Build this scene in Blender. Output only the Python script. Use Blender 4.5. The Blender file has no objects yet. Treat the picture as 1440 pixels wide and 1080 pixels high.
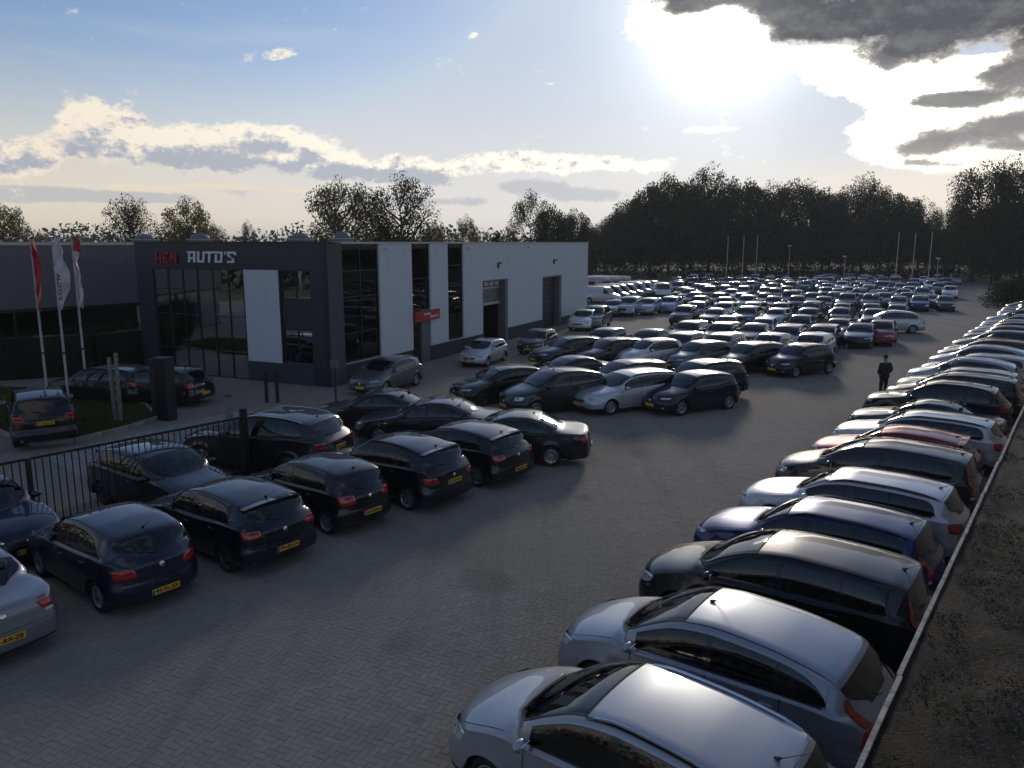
import bpy, bmesh, math, random
import numpy as np
from math import sin, cos, tan, pi, radians, degrees, atan, atan2, sqrt, hypot, floor
from mathutils import Vector, Matrix

random.seed(7)
RNG = np.random.default_rng(7)
scn = bpy.context.scene
COL = scn.collection

# ------------------------------------------------------------------ camera
CAM_H = 6.5
FPX = 1082.0                      # focal length for a 1440 px wide frame
PITCH = atan(199.0 / FPX)
cam_data = bpy.data.cameras.new('camera')
cam_data.sensor_width = 36.0
cam_data.lens = 36.0 * FPX / 1440.0
cam_data.clip_start = 0.1
cam_data.clip_end = 6000
cam = bpy.data.objects.new('camera', cam_data)
COL.objects.link(cam)
cam.location = (0, 0, CAM_H)
cam.rotation_euler = (pi / 2 - PITCH, 0, 0)
scn.camera = cam

HAZE = 0.00028
SUN_AZ, SUN_EL = 14.5, 15.0       # degrees, azimuth clockwise from +Y
scn.view_settings.view_transform = 'Standard'
scn.view_settings.look = 'None'
scn.view_settings.gamma = 1.0
scn.view_settings.use_curve_mapping = False
scn.view_settings.exposure = 0.03

sun_d = bpy.data.lights.new('sun', 'SUN')
sun_d.energy = 1.15
sun_d.angle = radians(7.0)
sun_d.color = (1.0, 0.88, 0.72)
sun = bpy.data.objects.new('sun', sun_d)
COL.objects.link(sun)
sdir = Vector((sin(radians(SUN_AZ)) * cos(radians(SUN_EL)), cos(radians(SUN_AZ)) * cos(radians(SUN_EL)), sin(radians(SUN_EL))))
sun.rotation_euler = sdir.to_track_quat('Z', 'Y').to_euler()


def ray(u, v):
    x, y = u - 720.0, 540.0 - v
    return np.array([x, FPX * cos(PITCH) + y * sin(PITCH), y * cos(PITCH) - FPX * sin(PITCH)])


def at(u, v, z=0.0):
    d = ray(u, v)
    t = (z - CAM_H) / d[2]
    return Vector((d[0] * t, d[1] * t, z))


def azel(u, v):
    d = ray(u, v)
    return degrees(atan2(d[0], d[1])), degrees(atan2(d[2], hypot(d[0], d[1])))


# ------------------------------------------------------------------ node helper
class V:
    """a value in a node tree with arithmetic"""
    def __init__(s, nt, sock):
        s.nt, s.s = nt, sock

    def _m(s, op, *a, clamp=False):
        n = s.nt.nodes.new('ShaderNodeMath')
        n.operation = op
        n.use_clamp = clamp
        for k, x in enumerate((s,) + a):
            if isinstance(x, V):
                s.nt.links.new(x.s, n.inputs[k])
            else:
                n.inputs[k].default_value = x
        return V(s.nt, n.outputs[0])

    def __add__(s, o): return s._m('ADD', o)
    __radd__ = __add__
    def __sub__(s, o): return s._m('SUBTRACT', o)
    def __rsub__(s, o): return (s * -1.0) + o
    def __mul__(s, o): return s._m('MULTIPLY', o)
    __rmul__ = __mul__
    def __truediv__(s, o): return s._m('DIVIDE', o)
    def max(s, o): return s._m('MAXIMUM', o)
    def min(s, o): return s._m('MINIMUM', o)
    def floor(s): return s._m('FLOOR')
    def mod(s, o): return s._m('FLOORED_MODULO', o)
    def lt(s, o): return s._m('LESS_THAN', o)
    def gt(s, o): return s._m('GREATER_THAN', o)
    def exp(s): return s._m('EXPONENT')
    def clamp(s): return s._m('ADD', 0.0, clamp=True)

    def ss(s, a, b):
        n = s.nt.nodes.new('ShaderNodeMapRange')
        n.interpolation_type = 'SMOOTHSTEP'
        s.nt.links.new(s.s, n.inputs['Value'])
        n.inputs['From Min'].default_value = a
        n.inputs['From Max'].default_value = b
        return V(s.nt, n.outputs[0])


def comb(nt, x, y, z=0.0):
    n = nt.nodes.new('ShaderNodeCombineXYZ')
    for k, a in enumerate((x, y, z)):
        if isinstance(a, V):
            nt.links.new(a.s, n.inputs[k])
        else:
            n.inputs[k].default_value = a
    return V(nt, n.outputs[0])


def noise(nt, vec, scale, detail=4, rough=0.55, out='Fac', dist=0.0):
    n = nt.nodes.new('ShaderNodeTexNoise')
    if vec is not None:
        nt.links.new(vec.s, n.inputs['Vector'])
    n.inputs['Scale'].default_value = scale
    n.inputs['Detail'].default_value = detail
    n.inputs['Roughness'].default_value = rough
    n.inputs['Distortion'].default_value = dist
    return V(nt, n.outputs[out])


def mixc(nt, fac, a, b, mode='MIX'):
    n = nt.nodes.new('ShaderNodeMix')
    n.data_type = 'RGBA'
    n.blend_type = mode
    ia, ib = n.inputs[6], n.inputs[7]
    if isinstance(fac, V):
        nt.links.new(fac.s, n.inputs[0])
    else:
        n.inputs[0].default_value = fac
    for i, x in ((ia, a), (ib, b)):
        if isinstance(x, V):
            nt.links.new(x.s, i)
        else:
            i.default_value = tuple(x) + ((1.0,) if len(x) == 3 else ())
    return V(nt, n.outputs[2])


# ------------------------------------------------------------------ sky
def build_world():
    w = bpy.data.worlds.new('World')
    scn.world = w
    w.use_nodes = True
    nt = w.node_tree
    nt.nodes.clear()
    out = nt.nodes.new('ShaderNodeOutputWorld')
    bg = nt.nodes.new('ShaderNodeBackground')
    bg.inputs['Strength'].default_value = 0.108
    nt.links.new(bg.outputs[0], out.inputs[0])
    sky = nt.nodes.new('ShaderNodeTexSky')
    sky.sky_type = 'NISHITA'
    sky.sun_disc = False
    sky.sun_elevation = radians(SUN_EL)
    sky.sun_rotation = radians(SUN_AZ)
    sky.altitude = 20
    sky.air_density = 1.15
    sky.dust_density = 0.3
    sky.ozone_density = 2.6
    tc = nt.nodes.new('ShaderNodeTexCoord')
    sep = nt.nodes.new('ShaderNodeSeparateXYZ')
    nt.links.new(tc.outputs['Generated'], sep.inputs[0])
    x, y, z = (V(nt, sep.outputs[k]) for k in range(3))
    az = x._m('ARCTAN2', y) * (180 / pi)
    el = z._m('ARCSINE') * (180 / pi)
    n1 = noise(nt, comb(nt, az, el * 1.7, 0.0), 0.13, 8, 0.62)          # big billows
    n2 = noise(nt, comb(nt, az + 31.0, el * 1.5, 3.0), 0.42, 8, 0.66)   # puffs
    n4 = noise(nt, comb(nt, az, el * 1.3, 17.0), 1.5, 6, 0.65)     # shreds
    n3 = noise(nt, comb(nt, az * 0.22, el * 1.6, 9.0), 0.35, 6, 0.6)    # streaks
    n2s = noise(nt, comb(nt, az + 31.0, el * 1.5 - 1.1, 3.0), 0.42, 8, 0.66)   # same puffs, looked up lower: for top light

    def blobs(lst):
        tot = None
        for (u, v, ru, rv, *amp) in lst:
            a, e = azel(u, v)
            dx = (az - a) * (19.0 / ru)
            dy = (el - e) * (19.0 / rv)
            g = ((dx * dx + dy * dy) * -1.0).exp() * (amp[0] if amp else 1.0)
            tot = g if tot is None else tot + g
        return tot

    dot = x * sdir.x + y * sdir.y + z * sdir.z
    ang = dot.min(1.0)._m('ARCCOSINE') * (180 / pi)

    def glow(s, a):
        q = ang * (1.0 / s)
        return (q * q * -1.0).exp() * a

    base = mixc(nt, 1.0, V(nt, sky.outputs[0]), (0.86, 0.84, 0.96), 'MULTIPLY')
    base = mixc(nt, 1.0, base, (4.9, 5.7, 7.0), 'DARKEN')
    veil = (1.0 - el.ss(-1.0, 14.5)) * 0.90
    vc = mixc(nt, (ang * (1 / 42.0)).clamp(), (8.7, 8.5, 7.9), (7.9, 6.8, 5.7))
    col = mixc(nt, veil.clamp(), base, vc)
    cir = n3.ss(0.48, 0.8) * el.ss(3.0, 12.0) * 0.30
    col = mixc(nt, cir, col, (5.2, 5.8, 6.8))
    # --- flat grey streaks low down
    low = blobs([(60, 272, 130, 9, .95), (210, 280, 90, 7, .8), (330, 268, 60, 6, .5), (560, 283, 150, 7, .9), (830, 274, 60, 11, 1.0), (735, 262, 60, 12, .9), (-150, 270, 120, 10, .8)])
    m_low = (low + (n2 - 0.5) * 1.6 + (n1 - .5) * .6).ss(0.35, 0.75)
    col = mixc(nt, m_low * 0.55, col, (3.7, 4.0, 4.7))
    rim = blobs([(150, 262, 60, 7, .7), (320, 262, 70, 6, .8), (420, 268, 60, 6, .6), (230, 268, 50, 5, .5), (540, 272, 80, 5, .5)])
    col = mixc(nt, (rim + (n2 - 0.5) * 2.2).ss(0.45, 0.8) * .8, col, (8.0, 6.9, 5.4))
    # --- cumulus bank, left and centre
    bank = blobs([(118, 170, 36, 30, 1.1), (160, 180, 32, 26, .95), (95, 200, 30, 14, .7), (62, 212, 26, 8, .6), (225, 208, 60, 22, .95), (262, 195, 30, 20, .7), (310, 222, 50, 20, .7), (350, 205, 50, 24, .9), (400, 205, 55, 22, .9),
                  (450, 225, 50, 26, .85), (530, 238, 70, 20, .95), (620, 244, 80, 16, .85), (10, 226, 44, 14, 1.05), (398, 78, 26, 9, .95), (665, 50, 8, 5, .6), (775, 118, 14, 7, .7),
                  (720, 226, 80, 13, .75), (800, 230, 90, 12, .7), (890, 232, 90, 12, .6), (-120, 205, 110, 30, 1.0), (-300, 235, 160, 26, .9), (910, 178, 16, 6, .7), (985, 182, 30, 6, .6), (760, 192, 12, 5, .6)])
    d_bank = bank + (n1 - 0.5) * 1.0 + (n2 - 0.5) * 2.5 + (n4 - .5) * .7
    m_bank = d_bank.ss(0.36, 0.80)
    under = blobs([(335, 232, 90, 12, 1.1), (250, 226, 60, 10, .8), (130, 205, 45, 14, .5), (360, 205, 50, 10, .7), (505, 244, 70, 11, 1.1), (600, 250, 60, 9, 1.0), (660, 258, 60, 8, .9), (430, 245, 60, 8, .6), (-120, 225, 120, 16, .9)])
    top = (n2 - n2s) * 3.2
    lit = (top * -1.0 + (n4 - .5) * 1.4 + 1.05 - under * 0.95 - (d_bank - 0.6) * 0.25).ss(0.1, 0.95)
    near = (ang * (1 / 45.0)).clamp()
    warm = mixc(nt, near, (12.0, 11.5, 10.2), (8.7, 7.7, 6.3))
    shade = mixc(nt, near, (5.2, 5.4, 5.9), (3.7, 4.0, 4.7))
    col = mixc(nt, m_bank * 0.95, col, mixc(nt, lit, shade, warm))
    # --- broken cloud where the camera does not look, as the visible sky implies
    away = az._m('ABSOLUTE').ss(40.0, 60.0)
    zz = z._m('ABSOLUTE') + 0.22
    g1 = noise(nt, comb(nt, x / zz, y / zz, 0.0), 1.1, 7, 0.58)
    mg = (g1 + (n2 - 0.5) * 0.10).ss(0.54, 0.63) * el.ss(1.5, 7.0) * away
    gcol = mixc(nt, g1.ss(0.56, 0.7), (5.6, 5.0, 4.7), (2.3, 2.6, 3.2))
    col = mixc(nt, mg * 0.85, col, gcol)
    # --- sun glow through thin haze
    gl = glow(3.4, 16.0) + glow(6.2, 3.2) + glow(9.5, 1.3) + glow(15.0, .3)
    col = mixc(nt, 1.0, col, mixc(nt, 1.0, comb(nt, gl, gl, gl), (1.0, 0.97, 0.90), 'MULTIPLY'), 'ADD')
    # --- bright torn cloud round the sun and to its right
    br = blobs([(915, 32, 36, 26, 1.0), (990, 40, 60, 36, 1.0), (1020, 95, 60, 50, .9), (1130, 78, 60, 12, .9), (1185, 102, 46, 24, 1.2), (1270, 140, 46, 40, 1.0), (1300, 108, 70, 20, 1.0),
                (1245, 195, 36, 16, 1.0), (1350, 168, 90, 14, 1.0), (1300, 214, 80, 12, .9), (1400, 228, 90, 14, .9), (1350, 120, 60, 20, .9), (1420, 150, 70, 20, .9), (1400, 85, 60, 10, .7), (1500, 150, 90, 60, .8)])
    d_br = br + (n1 - 0.5) * 1.2 + (n2 - 0.5) * 1.6 + (n4 - .5) * .6
    m_br = d_br.ss(0.38, 0.80)
    col = mixc(nt, m_br * 0.96, col, mixc(nt, ang.ss(5.0, 22.0), (26.0, 25.0, 22.5), (12.5, 11.4, 9.6)))
    # blue-grey gap under the cloud deck
    gap = blobs([(1150, 190, 90, 60, .6), (1180, 130, 60, 20, .3)])
    col = mixc(nt, (gap + (n2 - .5) * .5).ss(.25, 1.0) * .45 * (1.0 - m_br), col, (5.6, 6.0, 6.9))
    # --- dark cloud masses, upper right
    dk = blobs([(1100, 6, 44, 18, 1.0), (1120, 44, 46, 18, .95), (1190, 30, 60, 22, .9), (1260, 24, 60, 26, .9), (1330, 16, 60, 26, .9), (1410, 20, 60, 28, .9), (1272, 78, 60, 16, 1.0),
                (985, -6, 50, 14, 1.1), (960, 12, 24, 7, .6), (1318, 142, 34, 9, .8), (1412, 104, 36, 16, .95), (1370, 138, 50, 8, .8), (1350, 192, 60, 15, 1.0), (1425, 172, 40, 12, .85), (1300, 208, 36, 8, .7), (1425, 207, 40, 8, .7),
                (1560, 60, 80, 90, 1.0), (1250, -50, 260, 36, 1.1), (1290, 229, 20, 4, .7), (1350, 231, 30, 4, .6)])
    d_dk = dk + (n1 - 0.5) * .9 + (n2 - 0.5) * 1.8 + (n4 - .5) * .5
    m_dk = d_dk.ss(0.40, 0.74)
    dkc = mixc(nt, d_dk.ss(0.46, 0.98), (7.0, 6.5, 5.8), (.75, .77, .86))
    dkc = mixc(nt, ((n2 - n2s) * 4.0 + .25).clamp() * 0.55, dkc, (2.2, 2.15, 2.15))
    lowdk = 1.0 - el.ss(7.0, 13.0)
    dkc = mixc(nt, lowdk * .55, dkc, (3.2, 3.15, 3.2))
    col = mixc(nt, m_dk * 0.96, col, dkc)
    fl = blobs([(1180, 290, 240, 45, .8), (1330, 265, 110, 34, .7)])
    col = mixc(nt, (fl * 0.5).clamp(), col, (9.8, 8.6, 7.0))
    nt.links.new(col.s, bg.inputs['Color'])
    w.cycles.sampling_method = 'MANUAL'
    w.cycles.sample_map_resolution = 1024


build_world()

# ------------------------------------------------------------------ materials
MATS = {}


def mat(name):
    m = bpy.data.materials.new(name)
    m.use_nodes = True
    MATS[name] = m
    nt = m.node_tree
    b = nt.nodes['Principled BSDF']
    return m, nt, b


def simple(name, col, rough=0.6, metal=0.0, spec=0.5, coat=0.0, var=0.0, vscale=3.0, bump=0.0, bscale=40.0, emit=None):
    m, nt, b = mat(name)
    b.inputs['Base Color'].default_value = tuple(col) + (1.0,)
    b.inputs['Roughness'].default_value = rough
    b.inputs['Metallic'].default_value = metal
    b.inputs['Specular IOR Level'].default_value = spec
    b.inputs['Coat Weight'].default_value = coat
    b.inputs['Coat Roughness'].default_value = 0.04
    tc = nt.nodes.new('ShaderNodeTexCoord')
    ov = V(nt, tc.outputs['Object'])
    if var > 0:
        n = noise(nt, ov, vscale, 5, 0.6)
        lo = tuple(c * (1 - var) for c in col)
        hi = tuple(min(1, c * (1 + var)) for c in col)
        nt.links.new(mixc(nt, n.ss(0.3, 0.7), lo, hi).s, b.inputs['Base Color'])
        nt.links.new((n * 0.2 + (rough - 0.1)).s, b.inputs['Roughness'])
    if bump > 0:
        bn = nt.nodes.new('ShaderNodeBump')
        bn.inputs['Strength'].default_value = bump
        bn.inputs['Distance'].default_value = 0.02
        nt.links.new(noise(nt, ov, bscale, 6, 0.6).s, bn.inputs['Height'])
        nt.links.new(bn.outputs[0], b.inputs['Normal'])
    return m


def make_paint():
    m, nt, b = mat('car_paint')
    oi = nt.nodes.new('ShaderNodeObjectInfo')
    tc = nt.nodes.new('ShaderNodeTexCoord')
    ov = V(nt, tc.outputs['Object'])
    dirt = noise(nt, ov, 2.2, 6, 0.65)
    sep = nt.nodes.new('ShaderNodeSeparateXYZ')
    nt.links.new(tc.outputs['Object'], sep.inputs[0])
    low = 1.0 - V(nt, sep.outputs[2]).ss(0.2, 0.6)
    dust = (dirt.ss(0.5, 0.85) * 0.03 + low * dirt.ss(0.3, 0.7) * 0.14)
    c = mixc(nt, dust, V(nt, oi.outputs['Color']), (0.13, 0.12, 0.105))
    nt.links.new(c.s, b.inputs['Base Color'])
    b.inputs['Metallic'].default_value = 0.6
    b.inputs['Specular IOR Level'].default_value = 0.2
    nt.links.new((dust * 0.4 + 0.40).s, b.inputs['Roughness'])
    b.inputs['Coat Weight'].default_value = 1.0
    nt.links.new((dust * 0.3 + 0.02).s, b.inputs['Coat Roughness'])
    b.inputs['Coat IOR'].default_value = 1.5
    return m


make_paint()


def make_glass(name, tint, gl=1.0):
    m = bpy.data.materials.new(name)
    m.use_nodes = True
    MATS[name] = m
    nt = m.node_tree
    nt.nodes.clear()
    out = nt.nodes.new('ShaderNodeOutputMaterial')
    tr = nt.nodes.new('ShaderNodeBsdfTransparent')
    tr.inputs[0].default_value = tuple(tint) + (1,)
    go = nt.nodes.new('ShaderNodeBsdfGlossy')
    go.inputs['Roughness'].default_value = 0.02
    go.inputs['Color'].default_value = (gl, gl, gl, 1)
    fr = nt.nodes.new('ShaderNodeFresnel')
    fr.inputs['IOR'].default_value = 1.62
    mx = nt.nodes.new('ShaderNodeMixShader')
    nt.links.new(fr.outputs[0], mx.inputs[0])
    nt.links.new(tr.outputs[0], mx.inputs[1])
    nt.links.new(go.outputs[0], mx.inputs[2])
    nt.links.new(mx.outputs[0], out.inputs[0])
    return m


make_glass('car_glass', (0.42, 0.46, 0.44))
make_glass('tinted_glass', (0.10, 0.11, 0.115))
make_glass('shop_glass', (0.30, 0.32, 0.33), .55)
simple('black_plastic', (0.02, 0.02, 0.022), 0.55, var=0.3)
simple('gloss_black', (0.012, 0.012, 0.013), 0.12)
simple('seam_black', (0.004, 0.004, 0.004), 0.8)
simple('tyre_rubber', (0.018, 0.018, 0.018), 0.85, var=0.4, vscale=12)
simple('alloy', (0.42, 0.43, 0.45), 0.32, metal=0.85, var=0.15, vscale=9)
simple('dark_alloy', (0.10, 0.10, 0.11), 0.4, metal=0.8)
simple('chrome', (0.75, 0.76, 0.78), 0.12, metal=1.0)
simple('lamp_lens', (0.62, 0.65, 0.68), 0.08, metal=0.55, coat=1.0, var=0.35, vscale=14)
simple('lamp_reflector', (0.85, 0.86, 0.88), 0.1, metal=1.0)
simple('lamp_red', (0.35, 0.006, 0.01), 0.15, coat=1.0, var=0.35, vscale=12)
simple('lamp_clear', (0.55, 0.5, 0.48), 0.12, coat=1.0)
simple('lamp_orange', (0.5, 0.13, 0.01), 0.15, coat=1.0)
simple('plate_yellow', (0.72, 0.42, 0.03), 0.4)
simple('plate_white', (0.6, 0.6, 0.58), 0.4)
simple('plate_blue', (0.02, 0.06, 0.35), 0.4)
simple('print_black', (0.01, 0.01, 0.01), 0.6)
simple('cabin_grey', (0.035, 0.035, 0.038), 0.8, var=0.3)
simple('seat_cloth', (0.05, 0.052, 0.058), 0.9, var=0.4, vscale=8)
simple('headliner', (0.22, 0.21, 0.2), 0.9)


# ------------------------------------------------------------------ mesh helpers
class MB:
    """collects faces with material names"""
    def __init__(s):
        s.v, s.f, s.m, s.names = [], [], [], []

    def mi(s, name):
        if name not in s.names:
            s.names.append(name)
        return s.names.index(name)

    def add(s, vs, fs, m):
        o = len(s.v)
        s.v.extend([tuple(p) for p in vs])
        k = s.mi(m)
        for f in fs:
            s.f.append(tuple(o + i for i in f))
            s.m.append(k)
        return s

    def box(s, c, d, m, rz=0.0, rx=0.0, ry=0.0, bev=0.0):
        x, y, z = d[0] / 2, d[1] / 2, d[2] / 2
        M = Matrix.Rotation(rz, 3, 'Z') @ Matrix.Rotation(ry, 3, 'Y') @ Matrix.Rotation(rx, 3, 'X')
        c = Vector(c)
        if bev <= 0:
            vs = [(a * x, b * y, e * z) for e in (-1, 1) for a, b in ((-1, -1), (1, -1), (1, 1), (-1, 1))]
            fs = [(3, 2, 1, 0), (4, 5, 6, 7), (0, 1, 5, 4), (1, 2, 6, 5), (2, 3, 7, 6), (3, 0, 4, 7)]
        else:
            bm = bmesh.new()
            bmesh.ops.create_cube(bm, size=1)
            for v in bm.verts:
                v.co = Vector((v.co.x * 2 * x, v.co.y * 2 * y, v.co.z * 2 * z))
            bmesh.ops.bevel(bm, geom=bm.edges[:], offset=bev, segments=1, affect='EDGES')
            bm.verts.ensure_lookup_table()
            vs = [tuple(v.co) for v in bm.verts]
            fs = [tuple(v.index for v in f.verts) for f in bm.faces]
            bm.free()
        return s.add([c + M @ Vector(v) for v in vs], fs, m)

    def tube(s, pts, r, m, n=8, cap=True):
        pts = [Vector(p) for p in pts]
        rs = r if isinstance(r, (list, tuple)) else [r] * len(pts)
        vs, fs = [], []
        up = None
        for i, p in enumerate(pts):
            t = (pts[min(i + 1, len(pts) - 1)] - pts[max(i - 1, 0)]).normalized()
            if up is None:
                up = t.orthogonal().normalized()
            up = (up - t * up.dot(t)).normalized()
            b = t.cross(up)
            for k in range(n):
                a = 2 * pi * k / n
                vs.append(p + (up * cos(a) + b * sin(a)) * rs[i])
        for i in range(len(pts) - 1):
            for k in range(n):
                k2 = (k + 1) % n
                fs.append((i * n + k, i * n + k2, (i + 1) * n + k2, (i + 1) * n + k))
        if cap:
            fs.append(tuple(reversed(range(n))))
            fs.append(tuple((len(pts) - 1) * n + k for k in range(n)))
        return s.add(vs, fs, m)

    def prism(s, poly, z0, z1, m):
        n = len(poly)
        vs = [(p[0], p[1], z0) for p in poly] + [(p[0], p[1], z1) for p in poly]
        fs = [tuple(reversed(range(n))), tuple(range(n, 2 * n))] + [(i, (i + 1) % n, n + (i + 1) % n, n + i) for i in range(n)]
        return s.add(vs, fs, m)

    def lathe(s, prof, m, n=24, axis='Y', c=(0, 0, 0)):
        vs, fs = [], []
        for (r, h) in prof:
            for k in range(n):
                a = 2 * pi * k / n
                p = {'Y': (r * cos(a), h, r * sin(a)), 'Z': (r * cos(a), r * sin(a), h)}[axis]
                vs.append((p[0] + c[0], p[1] + c[1], p[2] + c[2]))
        for i in range(len(prof) - 1):
            for k in range(n):
                k2 = (k + 1) % n
                fs.append((i * n + k, i * n + k2, (i + 1) * n + k2, (i + 1) * n + k))
        return s.add(vs, fs, m)

    def mesh(s, name, smooth=False, normals=None, auto=None):
        me = bpy.data.meshes.new(name)
        me.from_pydata([tuple(v) for v in s.v], [], s.f)
        for nme in s.names:
            me.materials.append(MATS[nme])
        me.polygons.foreach_set('material_index', s.m)
        me.polygons.foreach_set('use_smooth', [bool(smooth)] * len(s.f))
        me.update()
        if normals is not None:
            me.normals_split_custom_set_from_vertices(normals)
        elif auto:
            me.set_sharp_from_angle(angle=radians(auto))
        return me

    def obj(s, name, parent=None, smooth=False, auto=None, loc=None, **kw):
        return link(name, s.mesh(name, smooth, auto=auto), parent, loc, **kw)


def link(name, me, parent=None, loc=None, rot=None, **kw):
    o = bpy.data.objects.new(name, me)
    COL.objects.link(o)
    if parent is not None:
        o.parent = parent
    if loc is not None:
        o.location = loc
    if rot is not None:
        o.rotation_euler = rot
    for k, v in kw.items():
        o[k] = v
    return o


def empty(name, loc, rz=0.0, **kw):
    o = link(name, None, None, loc, (0, 0, rz), **kw)
    o.empty_display_size = 0.3
    return o


_font_cache = {}


def text_mb(txt, size, m, depth=0.004, font_shear=0.0, space=1.0, width=None):
    """flat lettering as mesh in the XY plane, centred"""
    key = (txt, size, depth, font_shear, space, width)
    if key not in _font_cache:
        cu = bpy.data.curves.new('lettering', 'FONT')
        cu.body = txt
        cu.size = size
        cu.extrude = depth
        cu.shear = font_shear
        cu.space_character = space
        cu.align_x = 'CENTER'
        cu.align_y = 'CENTER'
        cu.resolution_u = 3
        cu.offset = 0.03 * size
        o = bpy.data.objects.new('lettering', cu)
        COL.objects.link(o)
        dg = bpy.context.evaluated_depsgraph_get()
        me = o.evaluated_get(dg).to_mesh()
        vs = [tuple(v.co) for v in me.vertices]
        fs = [tuple(p.vertices) for p in me.polygons]
        o.evaluated_get(dg).to_mesh_clear()
        bpy.data.objects.remove(o)
        bpy.data.curves.remove(cu)
        if width and vs:
            w = max(v[0] for v in vs) - min(v[0] for v in vs)
            vs = [(v[0] * width / w, v[1], v[2]) for v in vs]
        _font_cache[key] = (vs, fs)
    vs, fs = _font_cache[key]
    return vs, fs


def ss(a, b, x):
    t = np.clip((x - a) / (b - a), 0, 1)
    return t * t * (3 - 2 * t)


def curve(pts, xs):
    """smooth monotone-ish interpolation through points"""
    px = np.array([p[0] for p in pts], float)
    py = np.array([p[1] for p in pts], float)
    d = np.diff(py) / np.diff(px)
    m = np.zeros(len(px))
    m[0], m[-1] = d[0], d[-1]
    for i in range(1, len(px) - 1):
        if d[i - 1] * d[i] <= 0:
            m[i] = 0
        else:
            h0, h1 = px[i] - px[i - 1], px[i + 1] - px[i]
            w1, w2 = 2 * h1 + h0, h1 + 2 * h0
            m[i] = (w1 + w2) / (w1 / d[i - 1] + w2 / d[i])
    xs = np.clip(np.asarray(xs, float), px[0], px[-1])
    k = np.clip(np.searchsorted(px, xs, side='right') - 1, 0, len(px) - 2)
    h = px[k + 1] - px[k]
    t = (xs - px[k]) / h
    return (2 * t**3 - 3 * t**2 + 1) * py[k] + (t**3 - 2 * t**2 + t) * h * m[k] + (-2 * t**3 + 3 * t**2) * py[k + 1] + (t**3 - t**2) * h * m[k + 1]


# ------------------------------------------------------------------ car builder
NJ = 10
NK = 11


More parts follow.
